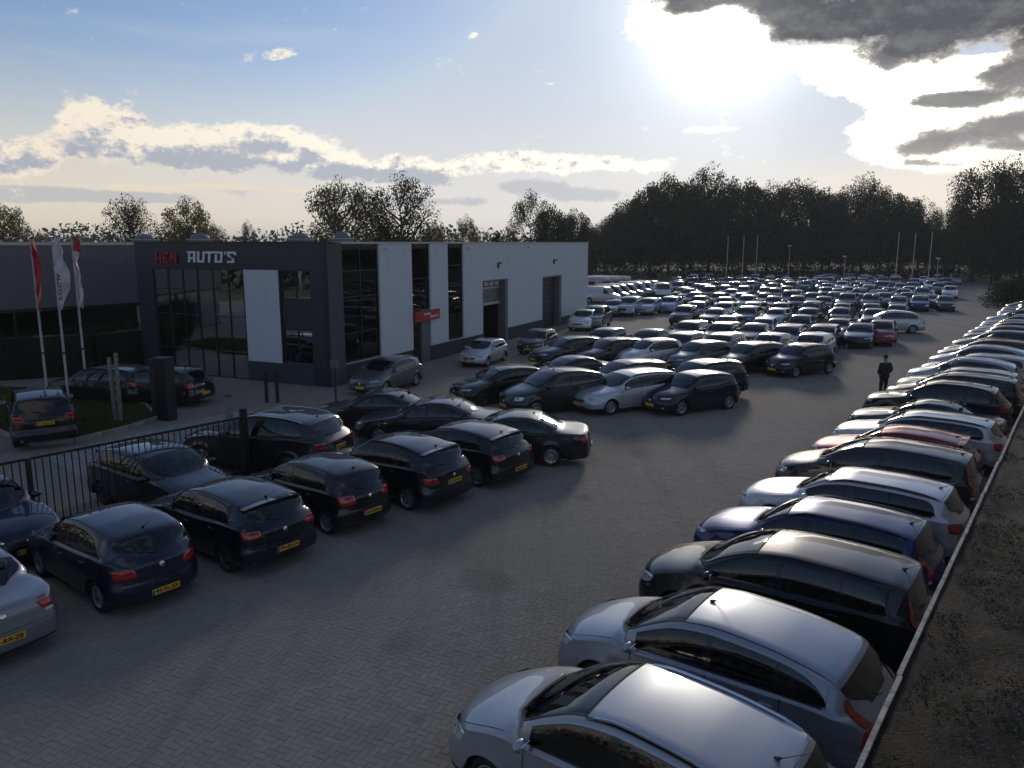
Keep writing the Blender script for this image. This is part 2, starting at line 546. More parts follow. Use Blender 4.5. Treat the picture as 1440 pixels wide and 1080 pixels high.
class Car:
    """x runs from the nose (0) to the tail (L) while building, then is flipped so the car faces +X"""
    def __init__(s, name, P):
        s.name = name
        s.P = P
        s.parts = []      # (part name, mesh, matrix, parent index, painted, level)
        s.build()

    def xf(s, v):
        return (s.P['L'] / 2 - v[0], v[1], v[2])

    def build(s):
        P = s.P
        L, W = P['L'], P['W']
        xfw, xrw = P['fw'], P['rw']
        R = P.get('R', 0.36)
        xc, xr, xrr, xrb = P['cowl'], P['roof_f'], P['roof_r'], P['glass_r']
        keys = [0, 0.03, 0.07, 0.12, 0.18, 0.25, 0.34, 0.44, xc - .06, xc - .02, xc, xr - .03, xr, L, L - .02, L - .045, L - .075, L - .11, L - .15]
        keys += [xfw - R - .06, xrw + R + .06]
        for xw in (xfw, xrw):
            keys += [xw + (R) * cos(a) for a in np.linspace(0, pi, 13)]
            keys += [xw + (R + .012) * e for e in (-1, 1)]
        keys += list(np.linspace(xrr, min(xrb, L - .02), 9)) + list(np.linspace(xc, xr, 7))
        for a, b in P['doors']:
            keys += [a, b]
        for a, b, *_ in P['win']:
            keys += [a, b] + [a + (b - a) * t for t in (.06, .15, .85, .94)]
        keys = sorted(k for k in keys if 0 <= k <= L)
        xs = [keys[0]]
        for k in keys[1:]:
            if k - xs[-1] < 0.006:
                continue
            n = int((k - xs[-1]) / 0.16)
            a = xs[-1]
            for i in range(1, n + 1):
                xs.append(a + (k - a) * i / (n + 1))
            xs.append(k)
        if L - xs[-1] > 0.001:
            xs.append(L)
        xs = np.array(xs)
        N = len(xs)
        s.xs = xs
        kf, kr = P.get('kf', .2), P.get('kr', .12)
        wf = 1 - kf * np.clip(1 - xs / .62, 0, 1)**2.6 - kr * np.clip(1 - (L - xs) / .5, 0, 1)**2.6
        wf *= 1 - 0.02 * np.abs((xs - L / 2) / (L / 2))**2
        w = W / 2 * wf
        zs = curve(P['belt'], xs)
        zt = curve(P['top'], xs)
        zt = np.maximum(zt, zs + .004)
        tum = P.get('tumble', .30)
        bowF, bowR = P.get('bowF', .13), P.get('bowR', .09)
        blF = 1 - .62 * ss(0, xc, xs) - .38 * ss(xc, xr + .5, xs)
        blR = ss(xrr - .6, L, xs)
        s.w, s.zs, s.zt = w, zs, zt
        S = np.zeros((N, 2 * NJ + 1, 3))
        crown = P.get('crown', .055)
        gl_lo = np.full(N, .93)
        gl_hi = np.full(N, .10)
        # taper at the ends of the side windows, for rounded window outlines
        wa = min(a for a, b, *_ in P['win'])
        wb = max(b for a, b, *_ in P['win'])
        tl = P.get('win_taper', .35)
        tq = np.clip((xs - (wb - tl)) / tl, 0, 1)
        rd = 1 - np.sqrt(np.clip(1 - tq**P.get('win_pow', 2.4), 0, 1))
        mid = P.get('win_mid', .75)
        gl_hi = gl_hi + (mid - gl_hi) * rd
        gl_lo = gl_lo + (mid - gl_lo) * rd
        for i in range(N):
            h = zt[i] - zs[i]
            g = float(ss(.06, .26, h))
            yc = w[i] - .045 - tum * max(h, 0)
            hood = []
            gh = []
            for j in range(NJ + 1):
                fj = j / NJ
                hood.append((w[i] * (1 - (1 - fj)**1.0), zs[i] + h * (1 - fj**3.2)))
            zc = zt[i] - crown
            for j, fy in enumerate((0, .27, .53, .78, 1.0)):
                y = (yc - .05) * fy
                gh.append((y, zt[i] - crown * .72 * fy * fy))
            gh.append((yc, zc - .022))
            lo, hi = gl_lo[i], gl_hi[i]
            a = (yc, zc - .022)
            b = (w[i] - .05, zs[i] + .01)
            for t in (hi, (lo + hi) / 2, lo, 1.0):
                bul = .035 * 4 * t * (1 - t) * min(1, h / .4)
                gh.append((a[0] + (b[0] - a[0]) * t + bul, a[1] + (b[1] - a[1]) * t))
            gh.append((w[i], zs[i]))
            for j in range(NJ + 1):
                y = hood[j][0] * (1 - g) + gh[j][0] * g
                z = hood[j][1] * (1 - g) + gh[j][1] * g
                f = min(1, abs(y) / max(w[i], .01))
                dx = bowF * blF[i] * f**2.2 - bowR * blR[i] * f**2.4
                for sg in (1, -1):
                    S[i, NJ + sg * j] = (xs[i] + dx, sg * y, z)
        s.S = S
        # perimeter loop: half loop on the +y side from front centre to rear centre, then mirrored
        half = [(0, j) for j in range(0, NJ + 1)] + [(i, NJ) for i in range(1, N)] + [(N - 1, j) for j in range(NJ - 1, -1, -1)]
        s.half = half
        H0 = np.array([S[i, NJ + j] for i, j in half])
        M = len(half)
        # plan normals
        tg = np.zeros((M, 2))
        for k in range(M):
            a = H0[max(k - 1, 0), :2]
            b = H0[min(k + 1, M - 1), :2]
            if k == 0:
                a = H0[1, :2] * np.array([1, -1])
            if k == M - 1:
                b = H0[M - 2, :2] * np.array([1, -1])
            tg[k] = (b - a) / max(np.linalg.norm(b - a), 1e-6)
        nr = np.stack([-tg[:, 1], tg[:, 0]], 1)        # outward for front->left->rear order
        # smooth normals round the corners
        for _ in range(3):
            n2 = nr.copy()
            n2[1:-1] = nr[:-2] * .25 + nr[1:-1] * .5 + nr[2:] * .25
            nr = n2 / np.linalg.norm(n2, axis=1)[:, None]
        nr[0] = (-1, 0)
        nr[-1] = (1, 0)
        fr = 1 - ss(.25, .75, H0[:, 0])
        re = 1 - ss(.2, .6, L - H0[:, 0])
        sill = P.get('sill', .21)
        G = np.zeros((M, NK + 1, 3))
        ts = np.array([0, .05, .13, .24, .36, .49, .62, .74, .85, .93, .98, 1.0])
        fp = P.get('front_prof', [(0.15, .02), (.22, .075), (.34, .10), (.5, .105), (.58, .075), (.66, .03), (.78, 0), (1.2, 0)])
        rp = P.get('rear_prof', [(0.15, -.02), (.24, .05), (.34, .085), (.56, .09), (.62, .045), (.75, .035), (.9, .015), (1.0, 0), (1.4, 0)])
        sp = [(0.1, -.06), (.22, -.03), (.34, .012), (.55, .028), (.72, .032), (.84, .016), (1.0, 0), (1.5, 0)]
        for k in range(M):
            x0, y0, z0 = H0[k]
            zb = sill + .03 * fr[k] + P.get('rear_lift', .06) * re[k]
            i, j = half[k]
            inarch = 0
            if j == NJ:
                for xw in (xfw, xrw):
                    d = abs(x0 - xw)
                    if d < R:
                        zb = max(zb, P.get('wr', .31) + .0 + sqrt(R * R - d * d))
                        inarch = 1
            zb = min(zb, z0 - .04)
            for q in range(NK + 1):
                z = z0 + (zb - z0) * ts[q]
                o_s = np.interp(z, [p[0] for p in sp], [p[1] for p in sp]) * min(1, (z0 - z) / .12 + (0 if q else 0))
                scale_f = min(1, (z0 - z) / .05)
                o = o_s
                o = o * (1 - fr[k]) + fr[k] * np.interp(z, [p[0] for p in fp], [p[1] for p in fp]) * scale_f
                o = o * (1 - re[k]) + re[k] * np.interp(z, [p[0] for p in rp], [p[1] for p in rp]) * scale_f
                for xw in (xfw, xrw):
                    dd = hypot(x0 - xw, z - P.get('wr', .31))
                    if dd < R + .2 and j == NJ:
                        o += P.get('flare', .018) * math.exp(-((dd - R) / .06)**2) * min(1, (z0 - z) / .1)
                if q == NK:
                    o -= .012
                G[k, q] = (x0 + nr[k, 0] * o, y0 + nr[k, 1] * o, z)
        s.G, s.nr, s.fr, s.re = G, nr, fr, re
        arc = np.concatenate([[0], np.cumsum(np.linalg.norm(np.diff(H0[:, :2], axis=0), axis=1))])
        s.arc = arc
        # ---- full vertex set
        verts = []
        idS = {}
        for i in range(N):
            for j in range(2 * NJ + 1):
                idS[i, j] = len(verts)
                verts.append(s.xf(S[i, j]))
        idG = {}
        for sg in (1, -1):
            for k in range(M):
                for q in range(NK + 2):
                    if q == 0:
                        i, j = half[k]
                        idG[sg, k, 0] = idS[i, NJ + sg * j]
                        continue
                    if sg == -1 and k in (0, M - 1):
                        idG[sg, k, q] = idG[1, k, q]
                        continue
                    if q == NK + 1:
                        p = G[k, NK].copy()
                        dep = .24 if half[k][1] == NJ else .1
                        p[0] -= nr[k, 0] * dep
                        p[1] -= nr[k, 1] * dep
                    else:
                        p = G[k, q]
                    idG[sg, k, q] = len(verts)
                    verts.append(s.xf((p[0], sg * p[1], p[2])))
        faces, tags = [], []

        def F(f, tag, m):
            faces.append(f)
            tags.append((tag, m))
        win = P['win']
        for i in range(N - 1):
            xm = (xs[i] + xs[i + 1]) / 2
            for j in range(2 * NJ):
                jj = abs(j + .5 - NJ)
                side = 'left' if j >= NJ else 'right'
                f = (idS[i, j], idS[i, j + 1], idS[i + 1, j + 1], idS[i + 1, j])
                tag, m = 'body', 'car_paint'
                if xc < xm < xr and jj < 4:
                    tag, m = 'windscreen', 'car_glass'
                    if xm < xc + .05:
                        tag, m = 'body', 'black_plastic'
                elif xc < xm < xr and jj < 5 and zt[i] - zs[i] < .1:
                    tag, m = 'body', 'black_plastic'
                elif P['rear_glass'][0] < xm < P['rear_glass'][1] and jj < 4:
                    tag, m = 'rear_window', 'tinted_glass' if P.get('tint') else 'car_glass'
                elif 6 < jj < 8:
                    for n_, (a, b, *rest) in enumerate(win):
                        if a < xm < b:
                            tag, m = 'side_window_%s_%d' % (side, n_), ('tinted_glass' if (P.get('tint') and n_ > 0) else 'car_glass')
                    if tag == 'body' and wa < xm < wb:
                        m = 'gloss_black'
                elif 8 < jj < 9 and wa < xm < wb - .05:
                    m = 'black_plastic'
                elif .05 < xm < xc - .03 and jj < 9:
                    tag = 'bonnet'
                elif xm > P.get('tail_x', L - .3) and jj < 6 and xm > xrr + .0:
                    tag = P.get('tail_name', 'tailgate')
                if jj > 4 and xc - .02 < xm < xc + .06 and jj < 7 and tag == 'body':
                    m = 'car_paint'
                F(f, tag, m)
        for sg in (1, -1):
            side = 'left' if sg == 1 else 'right'
            for k in range(M - 1):
                xm = (G[k, 0, 0] + G[k + 1, 0, 0]) / 2
                for q in range(NK + 1):
                    f = (idG[sg, k, q], idG[sg, k + 1, q], idG[sg, k + 1, q + 1], idG[sg, k, q + 1])
                    if sg == 1:
                        f = f[::-1]
                    tag, m = 'body', 'car_paint'
                    zm = (G[k, min(q, NK), 2] + G[k + 1, min(q + 1, NK), 2]) / 2
                    if q == NK:
                        tag, m = 'body', 'black_plastic'
                    else:
                        if half[k][1] == NJ and half[k + 1][1] == NJ:
                            xa = (xs[half[k][0]] + xs[half[k + 1][0]]) / 2
                            for n_, (a, b) in enumerate(P['doors']):
                                if a < xa < b and q < NK - 2:
                                    tag = 'door_%s_%d' % (side, n_)
                        if (fr[k] + fr[k + 1]) / 2 > .35 and zm < P.get('bumper_f', .60):
                            tag = 'front_bumper'
                            if zm < .30 or P.get('dark_bumper'):
                                m = 'black_plastic'
                        elif (re[k] + re[k + 1]) / 2 > .35 and zm < P.get('bumper_r', .62):
                            tag = 'rear_bumper'
                            if zm < .34 or P.get('dark_bumper'):
                                m = 'black_plastic'
                        elif (re[k] + re[k + 1]) / 2 > .6 and half[k][1] < 8 and P.get('tail_name', 'tailgate') == 'tailgate':
                            tag = 'tailgate'
                    F(f, tag, m)
        # vertex normals on the whole
        va = np.array(verts)
        vn = np.zeros_like(va)
        for f in faces:
            p = va[list(f)]
            n = np.cross(p[2] - p[0], p[3] - p[1])
            for ii in f:
                vn[ii] += n
        ln = np.linalg.norm(vn, axis=1)
        vn = vn / np.maximum(ln, 1e-9)[:, None]
        s.va, s.vn = va, vn
        groups = {}
        for f, (t, m) in zip(faces, tags):
            groups.setdefault(t, []).append((f, m))
        painted = lambda t: t == 'body' or t == 'bonnet' or 'bumper' in t or t.startswith('door') or t in ('tailgate', 'boot_lid')
        order = ['body'] + [t for t in groups if t != 'body']
        for t in order:
            mb = MB()
            mp = {}
            nrm = []
            # gap: parts other than body and glass are proud by 0; seams are drawn as ribbons
            for f, m in groups[t]:
                idx = []
                for ii in f:
                    if ii not in mp:
                        mp[ii] = len(mb.v)
                        mb.v.append(tuple(va[ii]))
                        nrm.append(tuple(vn[ii]))
                    idx.append(mp[ii])
                if len(set(idx)) < 4 and False:
                    continue
                mb.f.append(tuple(idx))
                mb.m.append(mb.mi(m))
            nm = t.rsplit('_left', 1)[0].rsplit('_right', 1)[0]
            me = mb.mesh(nm, True, normals=nrm)
            s.parts.append([nm, me, None, None, painted(t), 0 if nm in ('body', 'windscreen', 'rear_window', 'side_window', 'bonnet') else 1, t])
        s.extras()

    # ---- surface lookups (x from the nose; right side by sg=-1)
    def on(s, q, z, sg=1, rear=False):
        """point and normal at arc distance q from front centre (or rear centre) and height z"""
        arc = s.arc
        qq = arc[-1] - q if rear else q
        k = int(np.clip(np.searchsorted(arc, qq) - 1, 0, len(arc) - 2))
        t = (qq - arc[k]) / max(arc[k + 1] - arc[k], 1e-6)
        def col(kk):
            zz = s.G[kk, :, 2][::-1]
            pp = s.G[kk][::-1]
            return np.array([np.interp(z, zz, pp[:, c]) for c in (0, 1)])
        p = col(k) * (1 - t) + col(k + 1) * t
        n = s.nr[k] * (1 - t) + s.nr[k + 1] * t
        return Vector((p[0], sg * p[1], z)), Vector((n[0], sg * n[1], 0)).normalized()

    def side_q(s, x):
        """arc distance for a side point at station x"""
        for k, (i, j) in enumerate(s.half):
            if j == NJ and s.xs[i] >= x - 1e-6:
                return s.arc[k]
        return s.arc[-1] / 2

    def patch(s, mb, quad, m, sg=1, rear=False, nu=8, nv=4, off=.006, edge=-.006, rounding=0.0):
        vs, fs = [], []
        for a in range(nu + 1):
            for b in range(nv + 1):
                u, v = a / nu, b / nv
                if rounding:
                    uu, vv = 2 * u - 1, 2 * v - 1
                    k = rounding
                    u2 = uu * sqrt(max(0, 1 - k * vv * vv / 2))
                    v2 = vv * sqrt(max(0, 1 - k * uu * uu / 2))
                    u, v = (u2 + 1) / 2, (v2 + 1) / 2
                (q0, z0), (q1, z1), (q2, z2), (q3, z3) = quad
                q = (q0 * (1 - u) + q1 * u) * (1 - v) + (q3 * (1 - u) + q2 * u) * v
                z = (z0 * (1 - u) + z1 * u) * (1 - v) + (z3 * (1 - u) + z2 * u) * v
                sgg = sg
                if q < 0:
                    p, n = s.on(-q, z, -sg, rear)
                else:
                    p, n = s.on(q, z, sg, rear)
                o = edge if (a in (0, nu) or b in (0, nv)) else off
                p = p + n * o
                vs.append(s.xf(p))
        for a in range(nu):
            for b in range(nv):
                f = (a * (nv + 1) + b, (a + 1) * (nv + 1) + b, (a + 1) * (nv + 1) + b + 1, a * (nv + 1) + b + 1)
                fs.append(f)
        mb.add(vs, fs, m)

    def top_pt(s, x, fy):
        """point on the top sheet at station x and lateral index fy in 0..NJ (signed)"""
        i = int(np.clip(np.searchsorted(s.xs, x) - 1, 0, len(s.xs) - 2))
        t = (x - s.xs[i]) / (s.xs[i + 1] - s.xs[i])
        j = NJ + fy
        j0 = int(np.clip(floor(j), 0, 2 * NJ - 1))
        tj = j - j0
        A = s.S[i, j0] * (1 - tj) + s.S[i, j0 + 1] * tj
        B = s.S[i + 1, j0] * (1 - tj) + s.S[i + 1, j0 + 1] * tj
        return Vector(A * (1 - t) + B * t)

    def part(s, nm, mb, parent=None, painted=False, level=1, smooth=False, auto=None, matrix=None):
        s.parts.append([nm, mb.mesh(nm, smooth, auto=auto), matrix, parent, painted, level, nm])
        return len(s.parts) - 1

    def ribbon(s, mb, pts, wdt=.011, off=.0015, m='seam_black'):
        """pts: (point, normal)"""
        vs, fs = [], []
        n = len(pts)
        for i, (p, nn) in enumerate(pts):
            t = (pts[min(i + 1, n - 1)][0] - pts[max(i - 1, 0)][0]).normalized()
            b = t.cross(nn).normalized() * (wdt / 2)
            for e in (-1, 1):
                vs.append(s.xf(p + nn * off + b * e))
        for i in range(n - 1):
            fs.append((2 * i, 2 * i + 1, 2 * i + 3, 2 * i + 2))
        mb.add(vs, fs, m)

    def extras(s):
        P = s.P
        L, W = P['L'], P['W']
        xc, xr, xrr = P['cowl'], P['roof_f'], P['roof_r']
        qc = s.arc[NJ]                        # arc distance of the front corner
        MR = len(s.half)
        qr = s.arc[-1] - s.arc[MR - 1 - NJ]   # rear corner arc distance
        # headlights
        hz = P.get('head', (.02, .18, .62, .74))
        for sg in (1, -1):
            mb = MB()
            a0, a1, z0, z1 = hz
            s.patch(mb, [(qc - .20 - a0, z0 + .02), (qc + a1, z0 + .05), (qc + a1 + .12, z1), (qc - .16 - a0, z1 - .02)], 'lamp_lens', sg, rounding=.5, off=.016, nu=18, nv=8)
            k = s.part('headlight', mb, smooth=True, level=0)
            mb = MB()
            for dq, rr in ((-.02, .045), (-.13, .036)):
                p, n = s.on(qc + dq, (z0 + z1) / 2 + .005, sg)
                p = Vector(s.xf(p + n * .018))
                ax = Vector((-n.x, n.y, 0))
                b = ax.cross(Vector((0, 0, 1)))
                vs = [p + (b * cos(t) + Vector((0, 0, 1)) * sin(t)) * r_ + ax * h_ for r_, h_ in ((rr, 0), (rr * .7, .004), (rr * .3, -.006)) for t in np.linspace(0, 2 * pi, 13)[:-1]]
                fs = [(r * 12 + c, r * 12 + (c + 1) % 12, (r + 1) * 12 + (c + 1) % 12, (r + 1) * 12 + c) for r in range(2) for c in range(12)]
                mb.add(vs, fs, 'lamp_reflector')
            s.part('reflector', mb, parent=k, smooth=True)
        # tail lights
        tz = P.get('tail', ('block', .74, .95))
        for sg in (1, -1):
            mb = MB()
            if tz[0] == 'block':
                z0, z1 = tz[1], tz[2]
                s.patch(mb, [(qr - .25, z0 + .01), (qr + .15, z0 - .01), (qr + .20, z1), (qr - .20, z1)], 'lamp_red', sg, True, rounding=.4, off=.016, nu=16, nv=8)
                s.patch(mb, [(qr - .15, z0 + .06), (qr - .04, z0 + .06), (qr - .04, z0 + .11), (qr - .15, z0 + .11)], 'lamp_clear', sg, True, nu=3, nv=2, off=.016, edge=.01)
            elif tz[0] == 'tall':
                z0, z1 = tz[1], tz[2]
                zt_ = float(s.zs[-1]) - .002
                s.patch(mb, [(qr - .12, z0), (qr + .05, z0), (qr + .015, zt_), (qr - .23, zt_)], 'lamp_red', sg, True, off=.014, nu=10, nv=8)
                s.patch(mb, [(qr - .09, z0 - .07), (qr + .05, z0 - .07), (qr + .05, z0), (qr - .12, z0)], 'lamp_clear', sg, True, nu=8, nv=3, off=.014)
                # continues up the rear pillar
                vs, fs = [], []
                xs_ = np.linspace(L - .012, L - (L - xrr) * P.get('lamp_up', .35), 10)
                for n_, x in enumerate(xs_):
                    t_ = n_ / 9
                    sec = [s.top_pt(x, sg * j) for j in np.linspace(0, NJ, 41)]
                    ya = np.maximum.accumulate([abs(p.y) for p in sec])
                    wx = ya[-1]
                    hh_ = max(0, float(np.interp(x, s.xs, s.zt) - np.interp(x, s.xs, s.zs)))
                    yt = wx - .05 - P.get('tumble', .3) * hh_
                    for e in range(6):
                        y_ = min(wx - .002, yt + (-.13 + .15 * e / 5) * (1 - .55 * t_))
                        z_ = float(np.interp(y_, ya, [p.z for p in sec]))
                        x_ = float(np.interp(y_, ya, [p.x for p in sec]))
                        vs.append(s.xf((x_ + .014, sg * (y_ + .006), z_ + .008)))
                for a in range(len(xs_) - 1):
                    for b in range(5):
                        fs.append((a * 6 + b, a * 6 + b + 1, (a + 1) * 6 + b + 1, (a + 1) * 6 + b))
                mb.add(vs, fs, 'lamp_red')
            s.part('tail_light', mb, smooth=True, level=0)
        # grille and intake
        mb = MB()
        gz = P.get('grille', (.50, .60, .36))
        s.patch(mb, [(-gz[2], gz[0]), (gz[2], gz[0]), (gz[2] + .04, gz[1]), (-gz[2] - .04, gz[1])], 'black_plastic', nu=10, nv=3, off=.004, edge=.001)
        for t in (.3, .65):
            z = gz[0] + (gz[1] - gz[0]) * t
            s.patch(mb, [(-gz[2], z), (gz[2], z), (gz[2], z + .014), (-gz[2], z + .014)], P.get('grille_bar', 'black_plastic'), nu=10, nv=1, off=.012, edge=.012)
        k = s.part('grille', mb, level=0)
        mb = MB()
        s.patch(mb, [(-.42, .25), (.42, .25), (.46, .36), (-.46, .36)], 'black_plastic', nu=8, nv=2, off=.003, edge=.002)
        for sg in (1, -1):
            s.patch(mb, [(.52, .29), (.66, .29), (.66, .38), (.54, .38)], 'black_plastic', sg, nu=3, nv=3, off=.004, edge=.001)
            s.patch(mb, [(.56, .305), (.63, .305), (.63, .365), (.56, .365)], 'lamp_lens', sg, nu=3, nv=3, off=.01, edge=.004, rounding=1.0)
        s.part('air_intake', mb)
        # badge front and rear
        for rear, z in ((False, (gz[0] + gz[1]) / 2 + .03), (True, P.get('badge_z', .86))):
            mb = MB()
            s.patch(mb, [(-.045, z - .045), (.045, z - .045), (.045, z + .045), (-.045, z + .045)], 'chrome', 1, rear, nu=6, nv=6, off=.02, edge=.012, rounding=1.0)
            s.part('badge', mb, smooth=True)
        # number plates (meshes only; rear lettering is added on near cars)
        for rear in (False, True):
            z = P.get('plate_r', .50) if rear else .40
            mb = MB()
            p, n = s.on(0, z, 1, rear)
            x = p.x + n.x * .014
            X = L / 2 - x
            mb.box((X, 0, z), (.012, .52, .11), 'plate_yellow', bev=.003)
            mb.box((X + (-.007 if rear else .007), (-1 if rear else 1) * -.235, z), (.003, .04, .1), 'plate_blue')
            s.plate_pos = (X - .008 if rear else X, z)
            s.part('number_plate', mb, level=0 if rear else 1)
        # seams
        mb = MB()
        up = Vector((0, 0, 1))
        for sg in (1, -1):
            for x in sorted(set([v for ab in P['doors'] for v in ab])):
                q = s.side_q(x)
                zz = np.linspace(.34, float(np.interp(x, s.xs, s.zs)) - .004, 9)
                s.ribbon(mb, [s.on(q, z, sg) for z in zz])
            a, b = P['doors'][0][0], P['doors'][-1][1]
            s.ribbon(mb, [s.on(s.side_q(x), .335, sg) for x in np.linspace(a, b - .02, 24) if abs(x - P['rw']) > P['R'] + .02])
            # bonnet edge
            s.ribbon(mb, [(s.top_pt(x, sg * 9), Vector((0, sg * .3, .95)).normalized()) for x in np.linspace(.06, xc - .03, 10)])
            s.ribbon(mb, [(s.top_pt(x, sg * 4.25), Vector((0, 0, 1))) for x in np.linspace(xr, xrr - .04, 14)], wdt=.075 if P.get('rails') else .016, off=.004)
            s.ribbon(mb, [(s.top_pt(x, sg * 3.95), Vector((-.5, 0, .85)).normalized()) for x in np.linspace(xc + .03, xr, 12)], wdt=.035, off=.004)
        # tailgate seam across the roof and front edge of the bonnet
        def lat(x, lim):
            return [(s.top_pt(x, f), Vector((0, 0, 1))) for f in np.linspace(-lim, lim, 13)]
        s.ribbon(mb, lat(max(xrr - .02, xr + .2), 5), wdt=.012)
        s.ribbon(mb, lat(.06, 8.5), wdt=.008)
        s.ribbon(mb, lat(xr - .01, 4), wdt=.03, off=.004)
        for rear, z in ((True, P.get('bumper_r', .62)), ):
            s.ribbon(mb, [s.on(q, z, 1, True) for q in np.linspace(0, qr + .25, 12)], wdt=.01)
            s.ribbon(mb, [s.on(q, z, -1, True) for q in np.linspace(0, qr + .25, 12)], wdt=.01)
        s.part('panel_gap', mb)
        # handles
        for sg in (1, -1):
            for a, b in P['doors']:
                mb = MB()
                x = b - .16
                z = float(np.interp(x, s.xs, s.zs)) - .12
                p, n = s.on(s.side_q(x), z, sg)
                c = Vector(s.xf(p + n * .022))
                mb.box(c, (.17, .03, .03), P.get('handle', 'car_paint'), bev=.008)
                s.part('door_handle', mb, painted=P.get('handle', 'car_paint') == 'car_paint', auto=40)
        # mirrors
        for sg in (1, -1):
            mb = MB()
            xm = xc + .42
            zz = float(np.interp(xm, s.xs, s.zs))
            yy = float(np.interp(xm, s.xs, s.w))
            bm = bmesh.new()
            bmesh.ops.create_icosphere(bm, subdivisions=2, radius=1)
            vs = []
            for v in bm.verts:
                c = v.co
                k = 1 - .25 * max(0, -c.x)
                vs.append((L / 2 - xm + .02 + c.x * .075 + (0 if c.x > 0 else .03 * 0), sg * (yy + .09 + c.y * .12 * k), zz + .075 + c.z * .072))
            mb.add(vs, [tuple(v.index for v in f.verts) for f in bm.faces], 'car_paint')
            bm.free()
            mb.box((L / 2 - xm, sg * (yy - .0), zz + .03), (.08, .12, .03), 'black_plastic')
            mb.box((L / 2 - xm - .052, sg * (yy + .09), zz + .075), (.006, .17, .10), 'lamp_reflector')
            s.part('wing_mirror', mb, painted=True, smooth=True, auto=50, level=0)
        # antenna
        if P.get('antenna', 'rear'):
            xa = xrr - .16 if P.get('antenna', 'rear') == 'rear' else xr + .12
            p = s.top_pt(xa, 0)
            mb = MB()
            mb.tube([s.xf((p.x - .03, 0, p.z - .005)), s.xf((p.x + .03, 0, p.z + .03))], [.03, .012], 'black_plastic', 8)
            mb.tube([s.xf((p.x + .02, 0, p.z + .02)), s.xf((p.x + .30, 0, p.z + .20))], [.005, .003], 'black_plastic', 6)
            s.part('antenna', mb)
        # roof rails
        if P.get('rails'):
            for sg in (1, -1):
                mb = MB()
                pts = []
                for x in np.linspace(xr + .1, xrr - .12, 9):
                    p = s.top_pt(x, sg * 4.2)
                    pts.append(s.xf((p.x, p.y, p.z + .022)))
                pts[0] = (pts[0][0], pts[0][1], pts[0][2] - .022)
                pts[-1] = (pts[-1][0], pts[-1][1], pts[-1][2] - .022)
                mb.tube(pts, .020 if P['rails'] == 'chrome' else .015, P['rails'], 6)
                for t in (0, 4, 8):
                    mb.tube([pts[t], (pts[t][0], pts[t][1], pts[t][2] - .07)], .02, 'black_plastic', 6)
                s.part('roof_rail', mb, smooth=True, auto=50)
        # spoiler
        if P.get('spoiler'):
            mb = MB()
            vs, fs = [], []
            n = 10
            for i in range(n + 1):
                f = (i / n * 2 - 1) * 4.4
                a = s.top_pt(xrr - .06, f)
                b = s.top_pt(xrr + .02, f)
                for (dx, dz, pt) in ((0, .004, a), (.17, .012, a), (.17, -.018, a), (.03, -.02, b)):
                    vs.append(s.xf((pt.x + dx, pt.y, pt.z + dz)))
            for i in range(n):
                for c in range(3):
                    fs.append((i * 4 + c, (i + 1) * 4 + c, (i + 1) * 4 + c + 1, i * 4 + c + 1))
            mb.add(vs, fs, 'car_paint')
            s.part('spoiler', mb, painted=True, smooth=True, auto=35, level=0)
        # rear wiper, front wipers
        mb = MB()
        for y0, y1 in ((-.25, .45), (-.62, .02)):
            a = s.top_pt(xc + .02, y0 * 6)
            b = s.top_pt(xc + .05, y1 * 6)
            mb.tube([s.xf((a.x, a.y, a.z + .02)), s.xf((b.x, b.y, b.z + .03))], .008, 'black_plastic', 5)
        s.part('wiper', mb)
        if P.get('tail_name', 'tailgate') == 'tailgate' and not P.get('no_wiper'):
            mb = MB()
            xg = P['rear_glass'][1]
            a, b = s.top_pt(xg + .0, 0), s.top_pt(xg - (xg - P['rear_glass'][0]) * .2, 3)
            mb.tube([s.xf((a.x + .03, a.y, a.z)), s.xf((b.x + .025, b.y, b.z))], .009, 'black_plastic', 5)
            s.part('wiper', mb)
        # inside: tub, dashboard, seats
        mb = MB()
        xi0, xi1 = xc + .05, min(P['glass_r'], L - .25)
        ww = W / 2 - .13
        zf = .42
        zbelt = float(np.interp((xi0 + xi1) / 2, s.xs, s.zs)) - .03
        X = lambda x: L / 2 - x
        vs = [(X(xi0), -ww, zf), (X(xi1), -ww, zf), (X(xi1), ww, zf), (X(xi0), ww, zf), (X(xi0), -ww, zbelt), (X(xi1), -ww * .95, zbelt), (X(xi1), ww * .95, zbelt), (X(xi0), ww, zbelt)]
        mb.add(vs, [(0, 1, 2, 3), (0, 1, 5, 4), (1, 2, 6, 5), (2, 3, 7, 6), (3, 0, 4, 7)], 'cabin_grey')
        mb.box((X(xi0 + .22), 0, zbelt - .08), (.5, 2 * ww, .16), 'cabin_grey', bev=.05)
        mb.box((X(L / 2), 0, .28), (L - .9, W - .62, .2), 'black_plastic')
        s.part('cabin', mb, level=0)
        mb = MB()
        vs, fs = [], []
        xl = np.linspace(xr + .03, xrr - .03, 5)
        for x in xl:
            for f in (-4, 0, 4):
                p = s.top_pt(x, f)
                vs.append(s.xf((p.x, p.y, p.z - .035)))
        for a in range(4):
            for b in range(2):
                fs.append((a * 3 + b, a * 3 + b + 1, (a + 1) * 3 + b + 1, (a + 1) * 3 + b))
        mb.add(vs, fs, 'headliner')
        s.part('headliner', mb, smooth=True)
        seats = [(P['doors'][0][1] - .12, .37, .5), (P['doors'][0][1] - .12, -.37, .5)]
        if len(P['win']) > 1 and not P.get('van'):
            seats.append((min(xi1 - .35, P['doors'][0][1] + .82), 0, 1.22))
